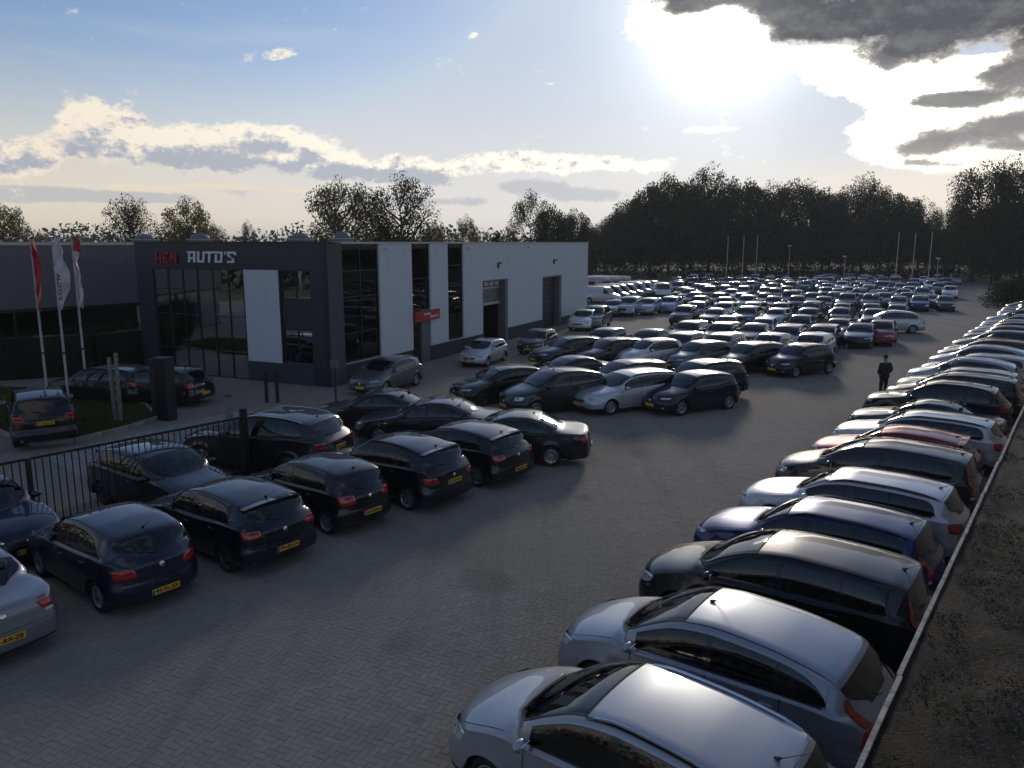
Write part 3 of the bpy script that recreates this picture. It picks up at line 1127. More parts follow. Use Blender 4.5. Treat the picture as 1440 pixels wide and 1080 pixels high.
        for x, y, wd in seats:
            mb = MB()
            mb.box((X(x - .22), y, zf + .16), (.5, wd, .2), 'seat_cloth', bev=.05)
            mb.box((X(x + .06), y, zf + .46), (.14, wd * .96, .58), 'seat_cloth', ry=radians(-12), bev=.05)
            for hy in ([0] if wd < 1 else [-.4, .4]):
                mb.box((X(x + .15), y + hy, zf + .84), (.1, .26, .17), 'seat_cloth', ry=radians(-10), bev=.04)
            s.part('seat', mb, auto=60)
        if not P.get('van'):
            mb = MB()
            cx = X(xi0 + .58)
            pts = [Vector((cx, .37, zbelt)) + Vector((sin(t) * .07, cos(t) * .18, sin(t) * .17)) for t in np.linspace(0, 2 * pi, 17)]
            mb.tube(pts, .014, 'black_plastic', 6)
            s.part('steering_wheel', mb, smooth=True)


def make_wheel(r, wdt, spokes, alloy='alloy', style=0):
    """returns tyre and rim meshes; axle along Y, outer face +Y"""
    mb = MB()
    rr = r * .66
    prof = [(rr, wdt * .42), (rr + .012, wdt * .5), (r * .86, wdt * .52), (r * .965, wdt * .42), (r, wdt * .30), (r, 0), (r, -wdt * .3), (r * .965, -wdt * .45), (r * .8, -wdt * .5), (rr, -wdt * .45)]
    mb.lathe(prof, 'tyre_rubber', 28)
    tyre = mb.mesh('wheel', True)
    mb = MB()
    mb.lathe([(rr + .004, wdt * .44), (rr - .012, wdt * .46), (rr - .03, wdt * .36), (rr - .035, -wdt * .3)], alloy, 28)
    mb.lathe([(rr - .03, -wdt * .05), (.001, -wdt * .05)], 'black_plastic', 20)
    mb.lathe([(.062, wdt * .30), (.058, wdt * .37), (.03, wdt * .39), (.001, wdt * .39)], alloy, 14)
    for k in range(spokes):
        a0 = 2 * pi * k / spokes
        offs = (-.12, .12) if style == 1 else (0,)
        for da in offs:
            a = a0 + da
            hw0, hw1 = (.035, .026) if style == 0 else (.018, .013)
            if spokes <= 5 and style == 0:
                hw0, hw1 = .04, .045
            vs = []
            for (rad, hw, y1) in ((.045, hw0, wdt * .34), (rr * .6, (hw0 + hw1) / 2 * .85, wdt * .33), (rr - .02, hw1, wdt * .42)):
                for e in (-1, 1):
                    vs.append((rad * cos(a) - e * hw * sin(a), y1, rad * sin(a) + e * hw * cos(a)))
                for e in (-1, 1):
                    vs.append((rad * cos(a) - e * (hw + .008) * sin(a), y1 - .035, rad * sin(a) + e * (hw + .008) * cos(a)))
            fs = []
            for b in range(2):
                o = b * 4
                fs += [(o, o + 1, o + 5, o + 4), (o, o + 4, o + 6, o + 2), (o + 1, o + 3, o + 7, o + 5)]
            mb.add(vs, fs, alloy)
    rim = mb.mesh('rim', False)
    return tyre, rim


# ------------------------------------------------------------------ car models
def scaled(P, name, L=None, W=None, H=None, **kw):
    Q = {}
    fx = (L / P['L']) if L else 1
    fz = (H / P['H']) if H else 1
    fy = (W / P['W']) if W else 1
    for k, v in P.items():
        if k in ('L', 'cowl', 'roof_f', 'roof_r', 'glass_r', 'fw', 'rw', 'tail_x', 'win_taper'):
            Q[k] = v * fx
        elif k in ('belt', 'top'):
            Q[k] = [(a * fx, b * fz) for a, b in v]
        elif k in ('doors', 'win'):
            Q[k] = [(a * fx, b * fx) for a, b in v]
        elif k == 'rear_glass':
            Q[k] = tuple(a * fx for a in v)
        elif k == 'W':
            Q[k] = v * fy
        elif k == 'H':
            Q[k] = v * fz
        else:
            Q[k] = v
    Q.update(kw)
    return Car(name, Q)


HATCH = dict(L=4.2, W=1.76, H=1.48, fw=.84, rw=3.42, R=.35, cowl=1.10, roof_f=1.86, roof_r=3.80, glass_r=4.08,
             belt=[(0, .66), (.15, .73), (.6, .83), (1.15, .92), (2.4, .96), (3.5, 1.0), (4.0, 1.0), (4.2, .90)],
             top=[(0, .69), (.06, .745), (.35, .86), (1.0, .975), (1.10, 1.0), (1.55, 1.27), (1.86, 1.41), (2.4, 1.48), (2.9, 1.475), (3.5, 1.42), (3.80, 1.36), (3.95, 1.19), (4.08, 1.02), (4.2, .92)],
             doors=[(1.22, 2.26), (2.26, 3.16)], win=[(1.42, 2.20), (2.30, 3.02), (3.08, 3.52)], rear_glass=(3.84, 4.06), spoiler=True, tail=('block', .80, .97), kr=.13)
MPV = dict(L=4.25, W=1.76, H=1.62, fw=.82, rw=3.46, R=.35, cowl=.95, roof_f=1.95, roof_r=3.86, glass_r=4.16,
           belt=[(0, .70), (.15, .78), (.5, .90), (.95, .99), (2.4, 1.04), (3.5, 1.06), (4.1, 1.04), (4.25, .96)],
           top=[(0, .74), (.06, .80), (.35, .93), (.86, 1.07), (.95, 1.11), (1.45, 1.40), (1.90, 1.575), (2.35, 1.625), (2.9, 1.60), (3.4, 1.53), (3.80, 1.43), (4.02, 1.25), (4.16, 1.07), (4.25, .98)],
           doors=[(1.25, 2.34), (2.34, 3.26)], win=[(1.30, 2.28), (2.38, 3.16), (3.20, 3.80)], win_taper=.55, rear_glass=(3.9, 4.15), tail=('tall', .72, 1.04), lamp_up=.7, tumble=.27, bowF=.17, antenna='front')
WAGON = dict(L=4.6, W=1.78, H=1.50, fw=.88, rw=3.58, R=.35, cowl=1.18, roof_f=1.95, roof_r=4.22, glass_r=4.50,
             belt=[(0, .66), (.15, .73), (.6, .83), (1.2, .92), (2.5, .96), (3.8, 1.0), (4.4, 1.0), (4.6, .90)],
             top=[(0, .69), (.06, .745), (.35, .86), (1.08, .975), (1.18, 1.0), (1.6, 1.26), (1.95, 1.41), (2.5, 1.49), (3.2, 1.495), (3.8, 1.46), (4.22, 1.40), (4.38, 1.2), (4.50, 1.02), (4.6, .92)],
             doors=[(1.32, 2.36), (2.36, 3.30)], win=[(1.52, 2.30), (2.40, 3.20), (3.26, 4.15)], win_taper=.3, rear_glass=(4.25, 4.48), rails='black_plastic', tail=('block', .76, .98))
SEDAN = dict(L=4.85, W=1.84, H=1.45, fw=.92, rw=3.76, R=.37, cowl=1.32, roof_f=2.12, roof_r=3.35, glass_r=4.12,
             belt=[(0, .66), (.15, .73), (.6, .82), (1.3, .92), (2.6, .97), (3.8, 1.0), (4.5, .99), (4.85, .93)],
             top=[(0, .69), (.06, .74), (.4, .84), (1.22, .965), (1.32, .985), (1.75, 1.22), (2.12, 1.36), (2.6, 1.445), (3.0, 1.44), (3.35, 1.38), (3.75, 1.22), (4.12, 1.06), (4.4, 1.03), (4.75, 1.01), (4.85, .96)],
             doors=[(1.46, 2.50), (2.50, 3.44)], win=[(1.70, 2.44), (2.54, 3.30), (3.34, 3.80)], win_taper=.62, win_mid=.86, rear_glass=(3.42, 4.08), tail=('block', .74, .92), tail_name='boot_lid', tail_x=4.2, tumble=.36, kr=.2,
             rear_prof=[(0.15, -.02), (.24, .05), (.34, .085), (.60, .09), (.66, .06), (.8, .05), (.9, .02), (1.4, 0)])
SUV = dict(L=4.95, W=1.95, H=1.74, fw=.95, rw=3.9, R=.41, wr=.37, cowl=1.38, roof_f=2.15, roof_r=4.42, glass_r=4.82, sill=.32,
           belt=[(0, .80), (.15, .88), (.6, .99), (1.35, 1.09), (2.8, 1.12), (4.0, 1.16), (4.7, 1.15), (4.95, 1.02)],
           top=[(0, .84), (.06, .90), (.4, 1.02), (1.28, 1.14), (1.38, 1.17), (1.8, 1.45), (2.15, 1.62), (2.8, 1.73), (3.4, 1.73), (4.0, 1.68), (4.42, 1.60), (4.65, 1.36), (4.82, 1.17), (4.95, 1.05)],
           doors=[(1.55, 2.62), (2.62, 3.58)], win=[(1.76, 2.56), (2.66, 3.48), (3.54, 4.36)], win_taper=.55, rear_glass=(4.46, 4.8), rails='alloy', tail=('block', .90, 1.10), grille=(.52, .78, .34), head=(.02, .18, .72, .86),
           bumper_r=.72, plate_r=.85, bumper_f=.62)
VAN = dict(L=5.2, W=1.94, H=2.1, fw=.9, rw=3.9, R=.36, cowl=.95, roof_f=1.75, roof_r=5.12, glass_r=5.18, van=True,
           belt=[(0, .78), (.15, .90), (.5, 1.05), (.95, 1.15), (2.4, 1.2), (4.5, 1.2), (5.1, 1.2), (5.2, 1.18)],
           top=[(0, .82), (.06, .92), (.4, 1.12), (.86, 1.26), (.95, 1.30), (1.35, 1.68), (1.75, 1.96), (2.2, 2.09), (3.0, 2.1), (4.6, 2.1), (5.12, 2.04), (5.16, 1.7), (5.19, 1.3), (5.2, 1.19)],
           doors=[(1.15, 2.1)], win=[(1.25, 2.02)], win_taper=.05, rear_glass=(5.125, 5.17), tumble=.10, tail=('block', .85, 1.1), dark_bumper=True, antenna=None, no_wiper=True, kr=.03, bowR=.02)
CITY = dict(L=3.7, W=1.66, H=1.53, fw=.72, rw=3.14, R=.33, wr=.29, cowl=.86, roof_f=1.58, roof_r=3.36, glass_r=3.6,
            belt=[(0, .66), (.12, .75), (.45, .87), (.9, .96), (2.0, .99), (3.1, 1.03), (3.5, 1.02), (3.7, .92)],
            top=[(0, .70), (.05, .77), (.3, .91), (.78, 1.02), (.86, 1.05), (1.25, 1.31), (1.58, 1.46), (2.1, 1.53), (2.6, 1.525), (3.1, 1.48), (3.36, 1.41), (3.5, 1.2), (3.6, 1.05), (3.7, .95)],
            doors=[(.98, 1.96), (1.96, 2.80)], win=[(1.14, 1.90), (2.0, 2.70), (2.75, 3.15)], rear_glass=(3.39, 3.59), tail=('block', .72, .96), kf=.26, kr=.2)

MODELS = {}


def M_(name):
    """build each model when it is first wanted"""
    if name in MODELS:
        return MODELS[name]
    d = {
        'hatch': lambda: scaled(HATCH, 'hatch'),
        'hatch3': lambda: scaled(HATCH, 'hatch3', doors=[(1.22, 2.42)], win=[(1.42, 2.34), (2.44, 3.5)], L=4.0, H=1.44, W=1.70, win_taper=.6, spoiler=False, tail=('block', .78, .93), plate_r=.52),
        'round_hatch': lambda: scaled(HATCH, 'round_hatch', L=3.98, W=1.70, H=1.49, kr=.24, kf=.26, bowR=.15, spoiler=False, tail=('block', .70, .90), win_taper=.7, plate_r=.40),
        'coupe_hatch': lambda: scaled(SEDAN, 'coupe_hatch', L=4.3, W=1.76, H=1.42, tail=('tall', .76, .95), lamp_up=.05, tail_name='tailgate', no_wiper=True),
        'tall_wagon': lambda: scaled(HATCH, 'tall_wagon', L=4.25, W=1.78, H=1.58, spoiler=True, rails='black_plastic', tail=('block', .74, .92), plate_r=.72),
        'city': lambda: scaled(CITY, 'city'),
        'city_round': lambda: scaled(CITY, 'city_round', L=3.9, W=1.65, H=1.46, kf=.3, kr=.25, head=(.0, .10, .64, .78)),
        'mpv': lambda: scaled(MPV, 'mpv', L=4.45, head=(.0, .16, .60, .80)),
        'mpv_rails': lambda: scaled(MPV, 'mpv_rails', L=4.42, W=1.80, H=1.62, rails='chrome', antenna='rear', tail=('block', .74, 1.0), win_taper=.3, head=(.02, .22, .56, .80), bowF=.2),
        'mpv_box': lambda: scaled(MPV, 'mpv_box', L=4.60, W=1.80, H=1.66, roof_r=4.33, glass_r=4.50, rear_glass=(4.36, 4.50), head=(.0, .18, .58, .80), win_taper=.25, tail=('tall', .8, 1.05), lamp_up=.8,
                                  top=[(0, .76), (.06, .82), (.37, .95), (.93, 1.09), (1.03, 1.13), (1.55, 1.42), (2.10, 1.60), (2.7, 1.66), (3.3, 1.65), (3.9, 1.61), (4.33, 1.54), (4.43, 1.32), (4.51, 1.12), (4.60, 1.0)], antenna='rear'),
        'wagon': lambda: scaled(WAGON, 'wagon'),
        'wagon_rails': lambda: scaled(WAGON, 'wagon_rails', L=4.45, H=1.52, rails='dark_alloy', tail=('tall', .74, 1.0), lamp_up=.6),
        'sedan': lambda: scaled(SEDAN, 'sedan'),
        'sedan_s': lambda: scaled(SEDAN, 'sedan_s', L=4.5, W=1.74, H=1.42),
        'suv': lambda: scaled(SUV, 'suv'),
        'suv_s': lambda: scaled(SUV, 'suv_s', L=4.55, W=1.84, H=1.70, rails='black_plastic'),
        'van': lambda: scaled(VAN, 'van'),
        'van_s': lambda: scaled(VAN, 'van_s', L=4.4, W=1.80, H=1.85),
    }[name]
    m = d()
    k = 2 if name == 'suv' else random.randrange(3)
    for p in m.parts:                          # handles hang on their doors, badges on what carries them
        if p[0] == 'door_handle':
            pos = p[1].vertices[0].co
            for n_, (a, b) in enumerate(m.P['doors']):
                x = m.P['L'] / 2 - pos.x
                if a < x < b:
                    t = 'door_%s_%d' % ('left' if pos.y > 0 else 'right', n_)
                    for i, q in enumerate(m.parts):
                        if q[6] == t:
                            p[3] = i
    MODELS[name] = m
    return m


WHEELS = [make_wheel(.31, .2, n, al, st) for n, al, st in ((5, 'alloy', 0), (7, 'alloy', 0), (10, 'alloy', 0), (5, 'alloy', 1), (6, 'dark_alloy', 0), (9, 'alloy', 1))]
PLATES = ['93-TL-SX', '47-XNR-6', 'PV-SS-LN', '21-RX-ZB', '08-ZG-KP', '63-NT-PH', '77-LV-GR']


def spawn(model, loc, az, color, label, cat='car', group=None, level=1, wheel=0, name='parked_car', plate=None):
    """level 0: far off, few parts; 1: everything"""
    m = M_(model)
    P = m.P
    root = empty(name, loc, pi / 2 - radians(az), label=label, category=cat)
    if group:
        root['group'] = group
    objs = {}
    for i, (nm, me, mtx, par, painted, lv, tag) in enumerate(m.parts):
        if lv > level:
            if nm not in ('front_bumper', 'rear_bumper', 'tailgate', 'boot_lid') and not nm.startswith('door'):
                continue
            if nm == 'door_handle':
                continue
        o = bpy.data.objects.new(nm, me)
        COL.objects.link(o)
        o.parent = objs.get(par, root) if par is not None else root
        if painted:
            o.color = tuple(color) + (1.0,)
        objs[i] = o
        if nm == 'panel_gap':
            o['kind'] = 'stuff'
    wr = P.get('wr', .31)
    ty, ri = WHEELS[wheel % len(WHEELS)]
    for x in (P['fw'], P['rw']):
        for sg in (1, -1):
            o = link('wheel', ty, root, (P['L'] / 2 - x, sg * (P['W'] / 2 - .115), wr), (random.uniform(0, 0), 0, 0 if sg > 0 else pi))
            sc = wr / .31
            o.scale = (sc, 1.0, sc)
            if level >= 0:
                r = link('rim', ri, o, None, (0, random.uniform(0, 6), 0))
    if plate and level >= 1:
        for o in root.children:
            if o.name.startswith('number_plate') and o.data.vertices[0].co.x < 0:
                vs, fs = text_mb(plate, .095, 'print_black', depth=.0008, width=.42)
                mb = MB()
                X, z = m.plate_pos
                mb.add([(X - .0015 - v[2], -v[0] - .02, z + v[1]) for v in vs], fs, 'print_black')
                # seen from behind: text runs towards -Y ... mirrored to read correctly
                mb.obj('plate_lettering', o)
                break
    return root


def roofspot(model, u, v, az):
    """ground position of a car whose roof centre appears at (u, v) in the photograph"""
    m = M_(model)
    P = m.P
    zr = max(p[1] for p in P['top'])
    c = at(u, v, zr)
    off = P['L'] / 2 - (P['roof_f'] + P['roof_r']) / 2      # local X of the roof centre
    h = radians(az)
    return Vector((c.x - off * sin(h), c.y - off * cos(h), 0.0))
#==SPLIT==
# ------------------------------------------------------------------ site axes
ROW = radians(36.9)                       # the lot runs this way (clockwise from +Y)
UA = Vector((sin(ROW), cos(ROW), 0))      # along the rows
UB = Vector((cos(ROW), -sin(ROW), 0))     # across, to the right


def ab(a, b, z=0.0):
    p = UA * a + UB * b
    return Vector((p.x, p.y, z))


WAZ = radians(24.2)
CORNER = Vector((-8.2, 34.45, 0))
WL = Vector((sin(WAZ), cos(WAZ), 0))      # along the long white wall
WF = Vector((-cos(WAZ), sin(WAZ), 0))     # along the dark front, to the left
NL = Vector((cos(WAZ), -sin(WAZ), 0))     # outward normal of the long wall
NF = Vector((-sin(WAZ), -cos(WAZ), 0))    # outward normal of the front

# ------------------------------------------------------------------ ground
BW = .105        # paver module


def paving_material():
    m, nt, b = mat('paving')
    geo = nt.nodes.new('ShaderNodeNewGeometry')
    sep = nt.nodes.new('ShaderNodeSeparateXYZ')
    nt.links.new(geo.outputs['Position'], sep.inputs[0])
    X, Y = V(nt, sep.outputs[0]), V(nt, sep.outputs[1])
    ca, sa = cos(WAZ), sin(WAZ)
    x = (X * ca - Y * sa) * (1 / BW)
    y = (X * sa + Y * ca) * (1 / BW)
    i, j = x.floor(), y.floor()
    fx, fy = x - i, y - j
    k = (i - j).mod(4.0)
    hor = k.lt(1.5)
    sec_h = k.gt(.5) * hor
    sec_v = (k.gt(1.5)) * (k.lt(2.5))
    lx = fx + sec_h
    ly = fy + sec_v
    eh = (lx.min(2.0 - lx)).min(fy.min(1.0 - fy))
    ev = (ly.min(2.0 - ly)).min(fx.min(1.0 - fx))
    edge = eh * hor + ev * (1.0 - hor)
    idx = i - sec_h
    idy = j - sec_v
    wn = nt.nodes.new('ShaderNodeTexWhiteNoise')
    nt.links.new(comb(nt, idx, idy).s, wn.inputs['Vector'])
    tone = V(nt, wn.outputs['Value'])
    joint = 1.0 - edge.ss(.015, .055)
    return finish_paving(nt, b, tone, joint, geo)


def finish_paving(nt, b, tone, joint, geo):
    pos = V(nt, geo.outputs['Position'])
    big = noise(nt, pos, .11, 5, .6)
    mid = noise(nt, pos, .6, 5, .65)
    fine = noise(nt, pos, 60.0, 3, .6)
    c = mixc(nt, tone, (.238, .212, .178), (.280, .250, .212))
    c = mixc(nt, (big.ss(.42, .62)) * .45, c, (.175, .158, .125))
    c = mixc(nt, (mid.ss(.5, .8)) * .45, c, (.105, .10, .093))
    mp = nt.nodes.new('ShaderNodeMapping')
    mp.inputs['Rotation'].default_value = (0, 0, ROW)
    mp.inputs['Scale'].default_value = (1.3, .06, 1.0)
    nt.links.new(pos.s, mp.inputs[0])
    lane = noise(nt, V(nt, mp.outputs[0]), 1.0, 5, .6)
    c = mixc(nt, lane.ss(.5, .75) * .35, c, (.10, .094, .088))
    c = mixc(nt, (1.0 - lane.ss(.25, .48)) * .25, c, (.21, .195, .175))
    # oily stain beside the lane and a few more
    st = None
    for (u, v, r) in ((672, 812, .55), (700, 822, .35), (560, 905, .4), (900, 640, .5), (1240, 600, .6), (590, 1010, .12), (820, 700, .3)):
        p = at(u, v)
        sep = nt.nodes.new('ShaderNodeSeparateXYZ')
        nt.links.new(pos.s, sep.inputs[0])
        dx = (V(nt, sep.outputs[0]) - p.x) * (1 / r)
        dy = (V(nt, sep.outputs[1]) - p.y) * (.8 / r)
        g = ((dx * dx + dy * dy) * -1.0).exp()
        st = g if st is None else st + g
    st = (st * (mid + .45)).ss(.25, .9)
    c = mixc(nt, st * .3, c, (.045, .04, .035))
    c = mixc(nt, fine.ss(.3, .7) * .2, c, (.21, .205, .20))
    if joint is not None:
        c = mixc(nt, joint * .4, c, (.035, .033, .028))
    nt.links.new(c.s, b.inputs['Base Color'])
    b.inputs['Roughness'].default_value = .85
    b.inputs['Specular IOR Level'].default_value = .15
    bn = nt.nodes.new('ShaderNodeBump')
    bn.inputs['Strength'].default_value = .35
    bn.inputs['Distance'].default_value = .004
    h = fine * .6 + tone * .8
    if joint is not None:
        h = h - joint * 2.0
    nt.links.new(h.s, bn.inputs['Height'])
    nt.links.new(bn.outputs[0], b.inputs['Normal'])


paving_material()
_m, _nt, _b = mat('paver')
_geo = _nt.nodes.new('ShaderNodeNewGeometry')
_oi = _nt.nodes.new('ShaderNodeObjectInfo')
finish_paving(_nt, _b, (V(_nt, _geo.outputs['Random Per Island']) + V(_nt, _oi.outputs['Random'])).mod(1.0), None, _geo)
simple('joint_sand', (.03, .028, .024), .95, var=.4, vscale=20)
simple('concrete', (.24, .235, .22), .85, var=.25, vscale=4, bump=.3)
simple('asphalt', (.05, .05, .052), .85, var=.3, vscale=2, bump=.3, bscale=80)
simple('soil', (.05, .042, .03), .95, var=.4, vscale=3)
simple('lawn_soil', (.035, .045, .018), .95, var=.5, vscale=2)
simple('field', (.07, .085, .03), .95, var=.3, vscale=.1)

# one sheet out to the horizon
MB().add([(-3000, -400, -.03), (3000, -400, -.03), (3000, 5000, -.03), (-3000, 5000, -.03)], [(0, 1, 2, 3)], 'field').obj('field', kind='structure')
lot = [ab(-25, 14), ab(-25, -60)]
lotmb = MB()
P0 = [(-60, -25), (75, -25), (175, 128), (-75, 128)]
lotmb.add([(x, y, -.0035) for x, y in P0], [(0, 1, 2, 3)], 'paving')
ground = lotmb.obj('parking_ground', kind='structure')


def near_pavers():
    """herringbone paving as real stones where single stones can be seen"""
    ca, sa = cos(WAZ), sin(WAZ)
    poly = []
    cells = []
    rng = np.random.default_rng(3)
    # candidate range in paving coordinates
    corners = [at(0, 1085), at(1240, 1085), at(1240, 585), at(700, 585), at(0, 905)]
    pts = [((c.x * ca - c.y * sa) / BW, (c.x * sa + c.y * ca) / BW) for c in corners]
    i0, i1 = int(min(p[0] for p in pts)) - 2, int(max(p[0] for p in pts)) + 2
    j0, j1 = int(min(p[1] for p in pts)) - 2, int(max(p[1] for p in pts)) + 2
    I, J = np.meshgrid(np.arange(i0, i1), np.arange(j0, j1), indexing='ij')
    K = (I - J) % 4
    cp = cos(PITCH)
    out = []
    for kk, horiz in ((0, True), (3, False)):
        sel = K == kk
        i, j = I[sel].astype(float), J[sel].astype(float)
        cx = (i + (1.0 if horiz else .5)) * BW
        cy = (j + (.5 if horiz else 1.0)) * BW
        X = cx * ca + cy * sa
        Y = -cx * sa + cy * ca
        fw = Y * cos(PITCH) + CAM_H * sin(PITCH)
        up = Y * sin(PITCH) - CAM_H * cos(PITCH)
        u = 720 + FPX * X / fw
        v = 540 - FPX * up / fw
        b = X * UB.x + Y * UB.y
        vis = (fw > 1) & (u > -12) & (u < 1260) & (v < 1100) & (v > 588) & (b < -1.9) & (b > -14.5) | ((fw > 1) & (u > -12) & (u < 700) & (v < 1100) & (v > 860))
        vis &= (fw > 1)
        for a_, b_, v_ in zip(X[vis], Y[vis], v[vis]):
            out.append((v_ + (0 if b_ else 0), a_, b_, horiz, u[vis][0]))
    return out


def build_pavers():
    st = near_pavers()
    # 300 that show largest: lowest in the frame on the open paving
    def uu(s):
        fw = s[2] * cos(PITCH) + CAM_H * sin(PITCH)
        return 720 + FPX * s[1] / fw
    st.sort(key=lambda s: -s[0] if 0 < uu(s) < 610 and s[0] < 1078 else 1e6 - s[0])
    single, rest = st[:300], st[300:]
    rng = np.random.default_rng(5)
    l, w, ch = BW * 2 - .0035, BW - .0035, .004

    def stone(l, w):
        x, y = l / 2, w / 2
        lo = [(-x, -y, -.009), (x, -y, -.009), (x, y, -.009), (-x, y, -.009)]
        mi = [(-x, -y, -.0028), (x, -y, -.0028), (x, y, -.0028), (-x, y, -.0028)]
        hi = [(-x + ch, -y + ch, 0), (x - ch, -y + ch, 0), (x - ch, y - ch, 0), (-x + ch, y - ch, 0)]
        vs = lo + mi + hi
        fs = [(8, 9, 10, 11)]
        for o in (0, 4):
            for k in range(4):
                fs.append((o + k, o + (k + 1) % 4, o + 4 + (k + 1) % 4, o + 4 + k))
        return np.array(vs), fs
    vs, fs = stone(l, w)
    mb = MB()
    mb.add(vs, fs, 'paver')
    me = mb.mesh('brick')
    for (v, X, Y, hz, _) in single:
        link('brick', me, ground, (X, Y, float(rng.uniform(-.0015, .0025))), (float(rng.normal(0, .008)), float(rng.normal(0, .008)), -WAZ + (0 if hz else pi / 2) + float(rng.normal(0, .006))))
    # the rest as one part
    n = len(rest)
    arr = np.array([(X, Y, 0 if hz else pi / 2) for (v, X, Y, hz, _) in rest])
    tv, tf = stone(l, w)
    ang = arr[:, 2] - WAZ + rng.normal(0, .006, n)
    tilt = rng.normal(0, .008, (n, 2))
    dz = rng.uniform(-.0015, .0025, n)
    C_, S_ = np.cos(ang), np.sin(ang)
    V3 = np.zeros((n, 12, 3))
    V3[:, :, 0] = arr[:, 0:1] + tv[None, :, 0] * C_[:, None] - tv[None, :, 1] * S_[:, None]
    V3[:, :, 1] = arr[:, 1:2] + tv[None, :, 0] * S_[:, None] + tv[None, :, 1] * C_[:, None]
    V3[:, :, 2] = tv[None, :, 2] + dz[:, None] + tv[None, :, 0] * tilt[:, :1] + tv[None, :, 1] * tilt[:, 1:]
    fq = np.array(tf)
    FF = (fq[None] + (np.arange(n) * 12)[:, None, None]).reshape(-1, 4)
    me = quads_mesh('paving_bricks', V3.reshape(-1, 3), FF, 'paver')
    link('paving_bricks', me, ground, kind='stuff')
    print('pavers', n)


def quads_mesh(name, verts, quads, m, smooth=False):
    me = bpy.data.meshes.new(name)
    me.vertices.add(len(verts))
    me.vertices.foreach_set('co', np.asarray(verts, dtype=np.float32).ravel())
    me.loops.add(len(quads) * 4)
    me.loops.foreach_set('vertex_index', np.asarray(quads, dtype=np.int32).ravel())
    me.polygons.add(len(quads))
    me.polygons.foreach_set('loop_start', np.arange(0, len(quads) * 4, 4, dtype=np.int32))
    me.polygons.foreach_set('loop_total', np.full(len(quads), 4, dtype=np.int32))
    if isinstance(m, str):
        me.materials.append(MATS[m])
    else:
        for q in m:
            me.materials.append(MATS[q])
    me.update(calc_edges=True)
    me.polygons.foreach_set('use_smooth', [smooth] * len(quads))
    return me


build_pavers()
# dark joint bed just under the stones
jb = [at(-40, 1100), at(1330, 1100), at(1270, 700), at(560, 700), at(-40, 870)]

# ------------------------------------------------------------------ showroom
def wall_material(name, col, ribs=None, rough=.55, metal=.0, seams=None):
    m, nt, b = mat(name)
    tc = nt.nodes.new('ShaderNodeTexCoord')
    ov = V(nt, tc.outputs['Object'])
    st = nt.nodes.new('ShaderNodeMapping')
    nt.links.new(ov.s, st.inputs[0])
    st.inputs['Scale'].default_value = (3.0, 3.0, .25)
    streak = noise(nt, V(nt, st.outputs[0]), 1.2, 6, .65)
    n = noise(nt, ov, .8, 4, .6)
    c = mixc(nt, streak.ss(.45, .8) * .22, col, tuple(x * .6 for x in col))
    c = mixc(nt, n.ss(.4, .7) * .12, c, tuple(min(1, x * 1.15) for x in col))
    nt.links.new(c.s, b.inputs['Base Color'])
    b.inputs['Roughness'].default_value = rough
    b.inputs['Metallic'].default_value = metal
    return m


wall_material('white_cladding', (.53, .58, .62), rough=.5)
wall_material('dark_cladding', (.022, .026, .036), rough=.45)
wall_material('grey_cladding', (.115, .112, .125), rough=.5)
wall_material('dark_plinth', (.042, .044, .054), rough=.8)
wall_material('column_brick', (.085, .085, .095), rough=.8)
simple('mortar', (.05, .05, .052), .95)
simple('roof_trim', (.45, .45, .44), .5, metal=.4)
simple('roof_felt', (.04, .04, .042), .9, var=.3)
simple('frame_dark', (.008, .009, .011), .4)
simple('frame_grey', (.16, .17, .18), .4)
simple('door_panel', (.11, .12, .135), .5, var=.15)
simple('steel_beam', (.30, .31, .33), .5)
simple('sign_red', (.36, .012, .018), .35)
simple('sign_white', (.72, .73, .75), .4)
simple('dome', (.12, .14, .17), .5)
simple('interior_floor', (.06, .056, .052), .5)
simple('interior_wall', (.035, .035, .038), .8)
simple('interior_dark', (.03, .03, .032), .9)
simple('reflection_white', (.62, .52, .48), .7)
simple('reflection_red', (.4, .03, .04), .7)
simple('lamp_white', (.6, .6, .6), .4)

HB = 6.5
LEN = 35.8
WID = 11.85
WN = {'long': (WL, NL), 'front': (WF, NF)}


def onwall(w, k, z, d=0.0):
    """point on a showroom wall: k metres from the corner, d metres proud"""
    t, n = WN[w]
    p = CORNER + t * k + n * d
    return Vector((p.x, p.y, z))


def slab(mb, w, k0, k1, z0, z1, d0, d1, m):
    """a box on a wall from k0 to k1, z0 to z1, between depths d0 and d1 (outwards)"""
    ps = [onwall(w, k, z, d) for z in (z0, z1) for (k, d) in ((k0, d0), (k1, d0), (k1, d1), (k0, d1))]
    fs = [(3, 2, 1, 0), (4, 5, 6, 7), (0, 1, 5, 4), (1, 2, 6, 5), (2, 3, 7, 6), (3, 0, 4, 7)]
    mb.add(ps, fs, m)


